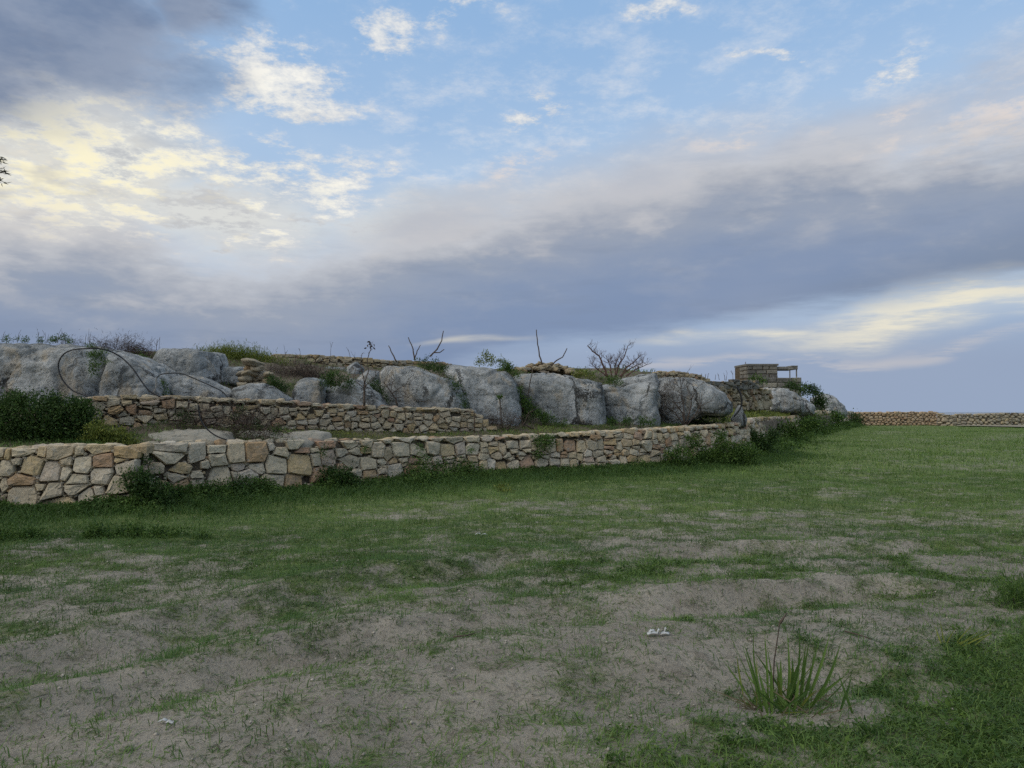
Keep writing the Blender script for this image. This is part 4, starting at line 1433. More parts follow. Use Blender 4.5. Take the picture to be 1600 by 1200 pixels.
def shrub(label, nodes, d, n, leaf=0.06, mat='leaf_dark', name='bush', cat='bush', group=None, slim=0.45, stems=6, root_px=None, upw=0.35, thick=1.0, twig='twig', clump=28):
    """nodes: (px, py, radius in photo px[, depth]) - balls of leaf clumps; d: depth"""
    nd = []
    for q in nodes:
        dd = q[3] if len(q) > 3 else d
        r = q[2] / FPX * dd
        nd.append((np.array(U(q[0], q[1], dd)), r))
    w = np.array([r ** 2 for _, r in nd]); w /= w.sum()
    m = max(4, n // clump)
    k = RNG.choice(len(nd), m, p=w)
    dirs = unit(RNG.normal(size=(m, 3)))
    rad = RNG.uniform(0.25, 1.0, m) ** 0.5
    C = np.array([nd[i][0] for i in k]); Rr = np.array([nd[i][1] for i in k])
    cc = C + dirs * (rad * Rr)[:, None] * np.array([1, thick, 1])
    ct = RNG.uniform(0.0, 0.75, m)
    i = RNG.integers(0, m, n)
    sig = np.maximum(leaf * 1.3, Rr[i] * 0.24)
    P = cc[i] + RNG.normal(size=(n, 3)) * sig[:, None] * np.array([1, 1, 0.8])
    D = unit(dirs[i] * 0.6 + RNG.normal(size=(n, 3)) * 0.7 + np.array([0, 0, upw]))
    L = leaf * RNG.uniform(0.6, 1.4, n)
    V, F = leaf_arrays(P, D, L, L * slim * RNG.uniform(0.8, 1.2, n))
    zmin = min(p[2] - r for p, r in nd)
    b = nd[0][0] if root_px is None else np.array(U(root_px[0], root_px[1], d))
    root = thing(name, label, cat, (float(b[0]), float(b[1]), float(zmin)), group)
    plant_mesh('foliage', V, F, np.repeat(np.clip(ct[i] + RNG.normal(size=n) * 0.18, 0, 1), 4), M[mat], root)
    mb = MB()
    for j in range(stems):
        e = cc[RNG.integers(0, m)]
        q = min(nd, key=lambda t: np.linalg.norm(t[0] - e))
        s = Vector((q[0][0] + random.uniform(-.3, .3) * q[1], q[0][1], q[0][2] - q[1] * 0.9))
        mid = s.lerp(Vector(e), 0.5) + Vector((random.uniform(-.1, .1), random.uniform(-.1, .1), 0.05)) * q[1]
        mb.tube([s, mid, Vector(e)], max(0.004, q[1] * 0.02), 0.003, 4)
    mb.build('stem', M[twig], root)
    return root


def grass_tufts(label, pts, n, h, mat, name, cat, group=None, w=0.008, spread=0.12, kind=None, lean=0.45):
    """upright blades around the given points"""
    pts = np.array(pts)
    i = RNG.integers(0, len(pts), n)
    P = pts[i] + np.stack([RNG.normal(size=n) * spread, RNG.normal(size=n) * spread, RNG.normal(size=n) * 0.02], 1)
    D = unit(np.stack([RNG.normal(size=n) * lean, RNG.normal(size=n) * lean, np.ones(n)], 1))
    L = h * RNG.uniform(0.4, 1.15, n)
    V, F = blade_arrays(P, D, L, np.full(n, w) * RNG.uniform(.7, 1.3, n))
    tint = np.repeat(np.clip(vnoise(P[:, 0] * 2, P[:, 1] * 2, 5) * 0.6 + RNG.uniform(0, 0.5, n), 0, 1), 5)
    o = plant_mesh(name, V, F, tint, M[mat], None, Vector(pts.mean(0)))
    tag(o, label, cat, group, kind)
    return o


def twigs(mb, p, d, L, r, depth, spread=0.6, n=(2, 3), up=0.15, wig=0.12):
    """recursive bare branching"""
    p = Vector(p); d = Vector(d).normalized()
    pts = [p]
    q = p.copy(); e = d.copy()
    for k in range(3):
        e = (e + Vector((random.uniform(-wig, wig), random.uniform(-wig, wig), random.uniform(-wig, wig) + up * 0.2))).normalized()
        q = q + e * (L / 3)
        pts.append(q.copy())
    mb.tube(pts, r, r * 0.6, 4)
    if depth <= 0: return
    for k in range(random.randint(*n)):
        b = pts[random.choice((1, 2, 3, 3))]
        a = (e + Vector((random.uniform(-1, 1), random.uniform(-1, 1), random.uniform(-.5, .9))) * spread).normalized()
        twigs(mb, b, a, L * random.uniform(0.55, 0.8), r * 0.58, depth - 1, spread, n, up, wig)


# ---- field grass --------------------------------------------------------
def field_points(n, y0, y1, dens, x_extra=1.0):
    """points on the field spread evenly over the wedge in front, kept by cover"""
    Y = np.sqrt(RNG.uniform(y0 ** 2, y1 ** 2, n))
    X = RNG.uniform(-0.78, 0.78, n) * (Y + x_extra)
    s, u = seg_dist(X, Y, PATH)
    c = cover_f(X, Y)
    k = (s < -0.02) & (RNG.uniform(0, 1, n) < dens(c, X, Y)) & (Y < 79)
    X, Y, c = X[k], Y[k], c[k]
    return X, Y, c


def grass_layer(name, label, n, y0, y1, dens, h, w, lean, segs, mat='grass', tint0=0.0, hvar=None):
    X, Y, c = field_points(n, y0, y1, dens)
    m = len(X)
    P = np.stack([X, Y, field_h(X, Y) - 0.006], 1)
    ang = RNG.uniform(0, 2 * math.pi, m)
    # neighbouring blades lie roughly the same way
    ang = np.where(RNG.uniform(0, 1, m) < 0.6, vnoise(X * 1.7, Y * 1.7, 61) * 9.0 + RNG.normal(size=m) * 0.6, ang)
    t = np.abs(RNG.normal(size=m)) * lean
    D = unit(np.stack([np.cos(ang) * t, np.sin(ang) * t, np.ones(m) * RNG.uniform(0.35, 1.0, m)], 1))
    L = h * RNG.uniform(0.45, 1.3, m) * (1 if hvar is None else hvar(c, X, Y))
    V, F = blade_arrays(P, D, L, w * RNG.uniform(.6, 1.3, m), 0.45, segs)
    tint = tint0 + 0.75 * fbm(X * 0.9, Y * 0.9, 3, 88) * RNG.uniform(0.2, 1.2, m) + 0.25 * sstep(14, 30, Y) * RNG.uniform(0, 1, m)
    o = plant_mesh(name, V, F, np.repeat(tint, 5 if segs > 1 else 3), M[mat])
    tag(o, label, 'grass', kind='stuff')
    return o


patch = lambda c, X, Y: np.clip((c - 0.18) * 1.4, 0.0, 1) ** 1.1 * (0.65 + 0.35 * sstep(3, 7, Y)) + 0.06
grass_layer('grass', 'thin flattened green blades in patches on the near soil', 780000, 2.6, 11.5, lambda c, X, Y: patch(c, X, Y) * sstep(11.5, 7.5, Y), 0.085, 0.0045, 2.8, 2)
grass_layer('grass', 'patchy short grass where the soil gives way to green', 360000, 7.5, 22.0, lambda c, X, Y: (np.clip((c - 0.2) * 1.2, 0, 1) + 0.04) * sstep(7.5, 11.5, Y) * sstep(22, 17, Y), 0.07, 0.0075, 1.6, 1, tint0=0.04,
            hvar=lambda c, X, Y: 0.7 + 0.9 * c)
grass_layer('grass', 'short green grass over the far half of the field', 380000, 16.5, 79.0, lambda c, X, Y: np.clip((c - 0.1) * 1.3, 0, 1) * np.clip(32 / Y, 0.2, 1) * sstep(16.5, 22, Y), 0.11, 0.024, 0.9, 1, tint0=0.08,
            hvar=lambda c, X, Y: 0.6 + 0.7 * c)
grass_layer('straw', 'dry straw strands scattered on the bare soil', 110000, 2.6, 14.0, lambda c, X, Y: 0.45 * vnoise(X * 2.3, Y * 2.3, 15), 0.065, 0.0032, 6.0, 2, mat='brush')


# weedy corner, lower right: low leafy plants among the grass
def leafy(name, label, pts, n, leaf, mat, hgt, spread, cat='weeds', ex=1.5):
    i = RNG.integers(0, len(pts), n)
    P = pts[i] + np.stack([RNG.normal(size=n) * spread, RNG.normal(size=n) * spread, RNG.uniform(0, 1, n) ** ex * hgt[i]], 1)
    D = unit(np.stack([RNG.normal(size=n), RNG.normal(size=n), RNG.uniform(-.1, 1.0, n)], 1))
    L = leaf * RNG.uniform(0.5, 1.5, n)
    V, F = leaf_arrays(P, D, L, L * RNG.uniform(.25, .55, n))
    tint = np.repeat(np.clip(fbm(P[:, 0] * 3, P[:, 1] * 3, 3, 19) * 1.3 - 0.25 + RNG.normal(size=n) * 0.15, 0, 1), 4)
    o = plant_mesh(name, V, F, tint, M[mat])
    tag(o, label, cat, kind='stuff')
    return o


def pts_on_field(X, Y, lift=0.0):
    return np.stack([X, Y, field_h(X, Y) + lift], 1)


X, Y, c = field_points(60000, 2.6, 8.0, lambda c, X, Y: sstep(0.55, 0.95, c) * (X > 0.4))
leafy('weeds', 'low dark leafy weeds covering the lower right corner', pts_on_field(X, Y), 30000, 0.024, 'leaf_mid', 0.015 + 0.05 * RNG.uniform(0, 1, len(X)), 0.02)
X, Y, c = field_points(110000, 2.6, 8.0, lambda c, X, Y: sstep(0.5, 0.95, c) * (X > 0.4))
P = pts_on_field(X, Y)
D = unit(np.stack([RNG.normal(size=len(X)) * 1.3, RNG.normal(size=len(X)) * 1.3, np.ones(len(X))], 1))
V, F = blade_arrays(P, D, 0.11 * RNG.uniform(.4, 1.3, len(X)), np.full(len(X), 0.0045), 0.7)
o = plant_mesh('grass', V, F, np.repeat(RNG.uniform(0, 0.7, len(X)), 5), M['grass'])
tag(o, 'longer grass tangled through the weeds in the lower right corner', 'grass', kind='stuff')

X, Y, c = field_points(5000, 2.6, 8.0, lambda c, X, Y: sstep(0.6, 0.95, c) * (X > 0.4) * (vnoise(X * 1.9, Y * 1.9, 91) > 0.55))
leafy('weeds', 'broad-leaved weeds in patches through the lower right corner', pts_on_field(X, Y), 3000, 0.034, 'leaf_mid', 0.02 + 0.08 * RNG.uniform(0, 1, len(X)), 0.025)
# weeds along the foot of the walls
def wall_weeds(label, line_u0, line_u1, n, leaf, hmax, smax, mat, seed):
    m = n // 14
    u = RNG.uniform(line_u0, line_u1, m)
    s = -0.05 - np.abs(RNG.normal(size=m)) * smax * 0.55
    pts = []
    hh = []
    for a, b in zip(u, s):
        p, t, nn = HL.at(a)
        q = p + nn * (-b)
        pts.append((q.x, q.y, 0)); hh.append(0)
    pts = np.array(pts)
    nz = fbm(u * 0.9, u * 0 + seed, 3, seed)
    hgt = hmax * np.clip((nz - 0.2) * 2.0, 0.34, 1.2) * np.exp(-(s / smax) ** 2 * 0.8) * RNG.uniform(.5, 1.2, m)
    pts[:, 2] = field_h(pts[:, 0], pts[:, 1])
    return leafy('weeds', label, pts, n, leaf, mat, hgt, leaf * 1.1, ex=0.85)


uA, uB, uC, uD = HL.u_of_px(-60), HL.u_of_px(420), HL.u_of_px(1060), HL.u_of_px(1190)
wall_weeds('dense dark weeds along the foot of the left wall', uA, uB, 34000, 0.05, 0.36, 0.6, 'leaf_mid', 7)
wall_weeds('dark green weeds and nettles along the foot of the long wall', uB, uD, 64000, 0.05, 0.52, 0.65, 'leaf_mid', 8)
wall_weeds('overgrown weeds along the foot of the far walls', uD, HL.L[-1], 16000, 0.13, 0.75, 1.0, 'leaf_mid', 9)
# long grass in the same band
def wall_grass(label, u0, u1, n, h, smax, w):
    u = RNG.uniform(u0, u1, n); s = np.abs(RNG.normal(size=n)) * smax
    Q = np.array([tuple(HL.at(a)[0] + HL.at(a)[2] * (0.05 + b)) for a, b in zip(u, s)])
    Q[:, 2] = field_h(Q[:, 0], Q[:, 1]) - 0.01
    D = unit(np.stack([RNG.normal(size=n) * .5, RNG.normal(size=n) * .5, np.ones(n)], 1))
    L = h * RNG.uniform(.4, 1.2, n) * np.exp(-(s / (smax * 2.2)) ** 2)
    V, F = blade_arrays(Q, D, L, np.full(n, w), 0.4)
    tag(plant_mesh('grass', V, F, np.repeat(RNG.uniform(0, .45, n), 5), M['leaf_mid']), label, 'grass', kind='stuff')


wall_grass('long dark grass in front of the near walls', uA, uD, 46000, 0.27, 1.15, 0.009)

# ---- grass and brush on the terrace and hillside -------------------------
def hill_points(n, px0, px1, s0, s1, thr=0.0):
    u = RNG.uniform(HL.u_of_px(px0), HL.u_of_px(px1), n); s = RNG.uniform(s0, s1, n)
    Q = np.array([tuple(HL.at(a)[0] - HL.at(a)[2] * b) for a, b in zip(u, s)])
    c = hill_cover(Q[:, 0], Q[:, 1])
    k = c + RNG.uniform(-.2, .2, n) > thr
    Q = Q[k]
    Q[:, 2] = hill_h(Q[:, 0], Q[:, 1]) - 0.02
    return Q


def hill_grass(label, Q, h, w, mat, name='grass', lean=0.6, cat='grass'):
    n = len(Q)
    D = unit(np.stack([RNG.normal(size=n) * lean, RNG.normal(size=n) * lean, np.ones(n)], 1))
    V, F = blade_arrays(Q, D, h * RNG.uniform(.35, 1.25, n), w * RNG.uniform(.6, 1.3, n), 0.5)
    tint = np.repeat(np.clip(fbm(Q[:, 0] * 1.1, Q[:, 1] * 1.1, 3, 3) * 1.2 - .2 + RNG.uniform(-.2, .3, n), 0, 1), 5)
    tag(plant_mesh(name, V, F, tint, M[mat]), label, cat, kind='stuff')


hill_grass('short grass on the terrace strip between the two walls', hill_points(9000, 470, 1000, 0.35, 1.7, 0.1), 0.11, 0.010, 'leaf_lime')
hill_grass('grass around the bedrock ledges on the left of the terrace', hill_points(9000, -80, 520, 0.3, 1.9, -0.1), 0.15, 0.010, 'grass')
hill_grass('darker grass on the terrace below the large boulders', hill_points(8000, 700, 1170, 0.5, 2.2, 0.1), 0.14, 0.012, 'grass')
hill_grass('dull grass on the slope among the boulders', hill_points(16000, 0, 1170, 2.2, 7.5, 0.15), 0.20, 0.012, 'grass')
hill_grass('dry straw grass on the hilltop behind the boulders', hill_points(9000, 0, 1170, 4.5, 8.0, 0.2), 0.22, 0.010, 'dry', 'straw')
hill_grass('green grass on the far terrace under the hut', hill_points(5000, 1165, 1300, 0.4, 2.6, -1), 0.42, 0.035, 'leaf_lime')
hill_grass('rough grass on the ridge around the hut', hill_points(5000, 1165, 1330, 2.4, 7.0, 0.1), 0.35, 0.03, 'grass')

# ---- single bushes --------------------------------------------------------
TB = 'bushes on the terrace and slope'
shrub('large dark green bush above the left wall, under the huge boulder', [(-30, 660, 40), (30, 655, 38), (75, 655, 36), (110, 662, 30), (55, 680, 30), (115, 690, 18), (5, 690, 25), (135, 650, 14), (80, 632, 14), (30, 628, 14), (120, 640, 16), (0, 640, 20), (20, 700, 16), (70, 700, 16), (110, 704, 14)], 13.0, 24000, 0.05, group=TB)
shrub('yellow green weed clump between the dark bush and the rock ledge', [(160, 682, 14), (185, 684, 14), (205, 690, 8), (150, 668, 10), (170, 692, 10), (140, 694, 10)], 12.8, 3200, 0.045, 'leaf_lime', group=TB)
shrub('low green tuft on the skyline at the very left edge, on the huge boulder', [(10, 531, 4), (25, 530, 4), (40, 532, 3)], 15.6, 450, 0.028, 'leaf_mid', group=TB, stems=2)
shrub('low green growth on the skyline above the black pipe loop', [(62, 531, 4), (75, 532, 3), (85, 530, 5), (98, 529, 5), (110, 533, 4)], 15.6, 850, 0.028, 'leaf_mid', group=TB, stems=2)
shrub('tiny green tuft on the skyline where the two leftmost boulders meet', [(140, 541, 4)], 15.6, 200, 0.028, 'leaf_mid', group=TB, stems=2)
shrub('trailing green tuft in the cleft between the two leftmost boulders', [(147, 556, 6), (149, 570, 6), (146, 582, 4), (156, 552, 5), (163, 562, 5)], 14.5, 900, 0.035, 'leaf_mid', group=TB)
shrub('brown heap of dead brushwood on the skyline above the leftmost boulders', [(150, 552, 7), (170, 547, 9), (195, 545, 10), (215, 552, 10), (226, 559, 7), (108, 540, 4), (122, 543, 4)], 17.5, 8000, 0.11, 'brush', 'brush_heap', 'brushwood', None, slim=0.05, upw=0.0, clump=90)
shrub('green weeds in the gap left of the angular block', [(228, 570, 7), (232, 585, 7), (240, 600, 6), (222, 562, 6), (214, 558, 5)], 16.6, 900, 0.04, 'leaf_mid', group=TB)
shrub('fine green tuft at the foot of the angular block', [(250, 604, 7), (258, 610, 7), (247, 612, 6)], 15.4, 500, 0.04, 'leaf_mid', group=TB)
shrub('bright grass hummock on the skyline right of the angular block', [(318, 562, 9), (335, 559, 10), (355, 558, 11), (378, 560, 11), (400, 563, 10), (418, 567, 8), (340, 567, 11), (370, 569, 11), (440, 572, 6)], 21.0, 16000, 0.11, 'leaf_lime', 'grass_hummock', 'grass', None, slim=0.10, upw=1.0)
shrub('small dark bush left of the squarish block', [(432, 600, 11), (440, 604, 10), (424, 597, 8), (437, 610, 8)], 16.8, 1300, 0.04, group=TB)
shrub('mat of dark bush on top of the wedge boulder', [(508, 594, 11), (522, 592, 12), (538, 597, 9), (515, 602, 9), (548, 600, 6)], 17.1, 1700, 0.04, group=TB)
shrub('dark bush between the wedge boulder and the big smooth boulder', [(588, 607, 11), (594, 618, 11), (585, 598, 8), (600, 625, 7)], 18.6, 1300, 0.04, group=TB)
shrub('dark trailing bush draped between the two big domed boulders', [(668, 568, 9), (680, 572, 9), (692, 580, 8), (703, 592, 7), (714, 605, 7), (722, 618, 6), (727, 632, 5), (655, 565, 6)], 18.9, 2200, 0.04, group=TB)
shrub('pale flowering weeds on the skyline above the tall domed boulder', [(745, 562, 6), (757, 560, 8), (770, 563, 8), (783, 567, 7), (795, 571, 7), (750, 567, 5)], 21.2, 900, 0.05, 'leaf_lime', group=TB)
shrub('leafy green shrub at the right shoulder of the tall domed boulder', [(790, 573, 7), (800, 578, 6), (804, 586, 5)], 21.0, 700, 0.05, 'leaf_mid', group=TB)
shrub('green creeper running down right of the tall domed boulder', [(812, 612, 6), (816, 625, 8), (824, 636, 9), (834, 645, 10), (846, 652, 10), (860, 659, 9), (875, 664, 8), (820, 655, 6)], 20.6, 2800, 0.045, 'leaf_mid', group=TB)
shrub('small bright tuft on the long pitted boulder, under the skyline', [(900, 585, 6), (912, 584, 7), (922, 588, 5)], 22.5, 700, 0.05, 'leaf_lime', group=TB)
shrub('small dark tuft on the lip of the pale scooped boulder', [(952, 594, 5), (963, 596, 6), (972, 600, 4)], 22.6, 500, 0.05, 'leaf_mid', group=TB)
shrub('row of low weeds along the foot of the pitted and scooped boulders', [(880, 664, 6), (905, 662, 6), (930, 660, 7), (955, 661, 6), (980, 660, 7), (1005, 659, 6), (1020, 660, 5)], 21.6, 1800, 0.05, 'leaf_mid', group=TB)
shrub('dry brown creeper hanging in the cleft left of the rightmost large boulder', [(1040, 600, 8), (1036, 615, 9), (1030, 630, 9), (1026, 645, 9), (1024, 656, 8), (1047, 595, 5)], 23.3, 2400, 0.10, 'brush', 'creeper', 'creeper', None, slim=0.08, upw=0.0)
shrub('dark bush under the overhang of the rightmost large boulder', [(1110, 650, 8), (1122, 645, 9), (1132, 652, 8), (1098, 656, 6)], 24.2, 1200, 0.055, group=TB)
shrub('dark arched bush at the end of the ridge', [(1262, 608, 5), (1270, 612, 7), (1278, 620, 7), (1284, 630, 7), (1286, 638, 5), (1275, 628, 6)], 62.0, 1800, 0.16, group=TB)
shrub('dark ivy on the platform corner under the canopy', [(1232, 602, 4), (1240, 603, 5), (1250, 607, 5), (1256, 613, 4)], 56.0, 700, 0.15, group=TB)
shrub('small green tuft on the ridge in front of the hut', [(1178, 592, 3), (1186, 593, 3.5), (1192, 594, 3)], 46.0, 300, 0.12, 'leaf_mid', group=TB)
WB = 'bushes and ivy against the field walls'
shrub('tall dark weeds in the recess at the corner of the left wall', [(215, 750, 17), (235, 755, 18), (225, 772, 18), (255, 772, 15), (205, 785, 14), (245, 790, 16), (218, 738, 9)], 11.95, 3200, 0.05, 'leaf_dark', group=WB)
shrub('mossy fern tuft in the dark gap between the two walls', [(214, 712, 7), (222, 708, 6), (226, 718, 6)], 12.3, 500, 0.035, 'leaf_mid', group=WB)
shrub('dark bush against the long wall below the bedrock ledge', [(515, 745, 13), (530, 740, 13), (540, 752, 14), (522, 760, 14), (555, 762, 12)], 14.75, 2300, 0.05, 'leaf_dark', group=WB)
shrub('spreading dark weeds at the long wall, right of the bush under the ledge', [(590, 765, 12), (615, 760, 12), (640, 758, 12), (665, 752, 11), (620, 772, 12)], 15.6, 2600, 0.05, 'leaf_mid', group=WB)
shrub('dark creeper hanging over the middle of the long wall', [(840, 690, 8), (852, 688, 9), (862, 690, 8), (846, 700, 7), (838, 712, 6), (858, 698, 6)], 18.6, 1300, 0.045, 'leaf_mid', group=WB)
shrub('small creeper sprig on the long wall above the dark bush', [(505, 705, 5)], 14.7, 120, 0.035, 'leaf_mid', group=WB, stems=2)
shrub('small creeper sprig on the long wall, right of the dark bush', [(570, 704, 4)], 15.3, 100, 0.035, 'leaf_mid', group=WB, stems=2)
shrub('thin creeper trailing on the long wall below the low bare twiggy shrub', [(660, 700, 6), (668, 712, 4)], 16.2, 180, 0.035, 'leaf_mid', group=WB, stems=2)
shrub('small creeper sprig on the long wall below the bent rod', [(735, 703, 4)], 17.0, 100, 0.035, 'leaf_mid', group=WB, stems=2)
shrub('leafy bush left of the ivy mass at the bend of the long wall', [(1050, 715, 14), (1065, 712, 14), (1060, 728, 13), (1080, 730, 12), (1045, 730, 10)], 20.6, 2600, 0.06, 'leaf_mid', group=WB)
shrub('tall ivy mass smothering the bend of the long wall', [(1085, 690, 11), (1090, 705, 12), (1128, 690, 12), (1135, 705, 15), (1120, 715, 15), (1150, 710, 15), (1165, 705, 14), (1140, 725, 13), (1175, 718, 13), (1125, 680, 9), (1100, 722, 12)], 21.6, 6200, 0.06, 'leaf_mid', group=WB)
shrub('big dark bush just beyond the ivy mass', [(1175, 690, 13), (1190, 692, 13), (1185, 705, 13), (1200, 690, 10), (1170, 676, 9), (1205, 680, 8)], 26.5, 3200, 0.08, 'leaf_dark', group=WB)
shrub('green bush covering the far wall below the hut', [(1225, 672, 8), (1240, 672, 8), (1215, 665, 7), (1255, 664, 7), (1268, 662, 6)], 36.0, 1800, 0.12, 'leaf_mid', group=WB)
shrub('ivy over the far stretch of wall before the last boulder', [(1258, 655, 6), (1270, 650, 5), (1306, 650, 5), (1312, 655, 5), (1285, 660, 5)], 50.0, 1300, 0.15, 'leaf_mid', group=WB)
shrub('small dark bush where the field wall meets the far boundary wall', [(1336, 655, 5), (1342, 660, 4), (1333, 648, 3)], 78.0, 500, 0.2, 'leaf_dark', group=WB)
shrub('bright low weed on the grass in front of the long wall', [(790, 770, 8), (782, 766, 6), (795, 777, 5)], 14.2, 500, 0.04, 'leaf_lime', group=None)
shrub('long green mound of low weeds on the field near the left wall', [(150, 838, 12), (180, 836, 12), (210, 838, 12), (245, 838, 12), (280, 840, 11), (315, 842, 8), (165, 846, 10), (225, 846, 10)], 9.35, 6500, 0.035, 'leaf_mid', name='weed_mound', cat='weeds', thick=1.6, stems=3)
shrub('leafy weeds on the field at the left edge of the picture', [(-15, 842, 16), (15, 845, 14), (45, 842, 14), (70, 846, 10), (30, 858, 9), (100, 850, 8)], 9.2, 5500, 0.035, 'leaf_mid', name='weed_mound', cat='weeds', thick=1.6, stems=3)
bu = [(1585, 935, 14), (1610, 930, 18), (1570, 942, 8)]
shrub('green grass cushion at the right edge of the picture', bu, 6.2, 1800, 0.06, 'leaf_mid', 'grass_cushion', 'grass', None, slim=0.1, upw=1.2, stems=2)

# skyline stalks
Q = []
for px in [4, 9, 30, 62, 70, 74, 88, 97, 101, 130, 139, 178, 236, 244, 249] + [445, 470, 520, 548] + [1096, 1103, 1106, 1117, 1123, 1131, 1134, 1145, 1152]:
    dd = 19.0 if px < 600 else 33.0
    py = float(np.interp(px, [0, 90, 150, 250, 430, 560, 1095, 1158], [532, 533, 540, 545, 552, 556, 588, 594]))
    p = U(px + random.uniform(-3, 3), py + 3, dd)
    Q.append(p)
for k, p in enumerate(Q):
    if True:
        mb = MB()
        h = random.uniform(.10, .34)
        twigs(mb, p, (random.uniform(-.25, .25), random.uniform(-.2, .2), 1), h, 0.007 if p.y < 25 else 0.012, 1, 0.5, (1, 3))
        o = mb.build('dry_stalk', M['twig'], None, True, p)
        rk = k // 3
        if p.x < -4.5: lab, g = 'thin dry weed stalk on the skyline above the boulders at far left', 'dry stalks on the left skyline'
        elif p.x < 5: lab, g = 'thin dry weed stalk on the hilltop wall left of the sapling', 'dry stalks on the hilltop wall'
        else: lab, g = 'thin dry weed stalk on the ridge left of the hut', 'dry stalks left of the hut'
        tag(o, lab, 'dry stalk', g)

# ---- bare saplings and shrubs ----------------------------------------------
def stick(mb, pts, d, r0, r1):
    P = []
    for i in range(len(pts) - 1):
        for k in range(3):
            t = k / 3
            P.append(U(pts[i][0] + (pts[i + 1][0] - pts[i][0]) * t + random.uniform(-.5, .5), pts[i][1] + (pts[i + 1][1] - pts[i][1]) * t, d + 0.03 * i))
    P.append(U(pts[-1][0], pts[-1][1], d + 0.05))
    mb.tube(P, r0, r1, 5)
    return P


def bare(label, sticks, d, name='bare_shrub', cat='bare shrub', group=None, extra=None, mat='twig'):
    b = U(*sticks[0][0][0], d)
    root = thing(name, label, cat, b, group)
    for (pts, r0, r1) in sticks:
        mb = MB()
        P = stick(mb, pts, d, r0, r1)
        if extra:
            for k in range(extra[0]):
                q = P[random.randint(len(P) // 3, len(P) - 1)]
                twigs(mb, q, (random.uniform(-1, 1), random.uniform(-1, 1), random.uniform(-.1, 1)), extra[1], extra[2], extra[3], 0.7)
        mb.build('branch', M[mat], root)
    return root


sp = bare('thin dark sapling with a few brown leaves, rooted behind the terrace wall', [([(569, 634), (569, 612), (570, 598)], 0.03, 0.02), ([(570, 600), (567, 585), (563, 570), (566, 552)], 0.014, 0.006),
      ([(570, 598), (576, 580), (574, 562), (579, 546), (578, 538)], 0.014, 0.006), ([(570, 603), (582, 595), (590, 583)], 0.01, 0.004), ([(569, 606), (558, 598), (552, 590)], 0.01, 0.004)], 16.95, 'sapling', 'sapling', None, (3, 0.22, 0.006, 1))
P = np.array([tuple(U(578 + random.uniform(-5, 6), 538 + random.uniform(-4, 7), 16.95)) for _ in range(14)])
V, F = leaf_arrays(P, unit(RNG.normal(size=(14, 3)) + np.array([0, 0, -.7])), np.full(14, 0.085), np.full(14, 0.04))
plant_mesh('leaves', V, F, np.full(56, 0.3), M['brush'], sp)
bare('low bare twiggy shrub in front of the big smooth boulder', [([(621, 634), (618, 622), (611, 612)], 0.024, 0.012), ([(612, 615), (604, 604), (598, 596)], 0.012, 0.005), ([(613, 614), (625, 606), (638, 600)], 0.012, 0.004),
      ([(618, 622), (634, 620), (650, 626)], 0.01, 0.004), ([(611, 612), (613, 600), (617, 592)], 0.01, 0.004)], 18.2, extra=(4, 0.25, 0.006, 2))
FS = 'bare fig shoots on the skyline'
bare('single short bare shoot leaning left on the skyline', [([(620, 566), (613, 552), (607, 540)], 0.022, 0.012)], 20.5, 'fig_shoot', 'bare shoot', FS)
bare('forked bare shoot on the skyline, left of the curved one', [([(648, 563), (645, 545), (638, 527)], 0.022, 0.012), ([(648, 560), (652, 548), (657, 539)], 0.018, 0.01)], 20.5, 'fig_shoot', 'bare shoot', FS)
bare('tall curved bare shoot with a side spur above the trailing bush', [([(672, 557), (683, 546), (690, 532), (693, 517)], 0.024, 0.012), ([(678, 551), (687, 551), (694, 546)], 0.018, 0.012)], 20.5, 'fig_shoot', 'bare shoot', FS)
bare('tallest straight bare shoot standing over the stone heap', [([(847, 570), (843, 556), (840, 538), (838, 515)], 0.03, 0.016)], 26.0, 'fig_shoot', 'bare shoot', FS)
bare('curved bare shoot rising right of the stone heap', [([(862, 572), (867, 565), (879, 558), (886, 544)], 0.028, 0.016)], 26.0, 'fig_shoot', 'bare shoot', FS)
bare('wide tangled bare bush on the skyline above the scooped boulder', [([(950, 590), (943, 572), (936, 556), (926, 549), (918, 540)], 0.04, 0.014), ([(962, 590), (966, 572), (975, 558), (981, 540)], 0.035, 0.012),
      ([(970, 590), (978, 575), (990, 566), (998, 558)], 0.03, 0.012), ([(956, 590), (954, 574), (950, 562)], 0.03, 0.01), ([(978, 588), (992, 578), (1010, 570)], 0.03, 0.01),
      ([(968, 588), (985, 576), (1005, 566)], 0.03, 0.01), ([(948, 588), (935, 578), (925, 570)], 0.025, 0.01), ([(962, 590), (960, 572), (965, 560)], 0.025, 0.01)], 25.5, 'bare_bush', 'bare bush', None, (15, 0.17, 0.007, 3), mat='redtwig')
bare('thin dark stick leaning against the long pitted boulder', [([(824, 622), (828, 600), (832, 578)], 0.016, 0.012)], 21.0, 'stick', 'stick')
bare('grey twiggy bush in front of the rightmost large boulder', [([(1070, 664), (1066, 645), (1050, 622)], 0.03, 0.01), ([(1072, 664), (1078, 640), (1082, 618)], 0.03, 0.01), ([(1068, 664), (1055, 645), (1040, 635)], 0.025, 0.01),
      ([(1074, 664), (1088, 645), (1096, 630)], 0.025, 0.01), ([(1070, 664), (1068, 630), (1064, 608)], 0.025, 0.008)], 23.1, 'bare_bush', 'bare bush', None, (6, 0.4, 0.009, 2))
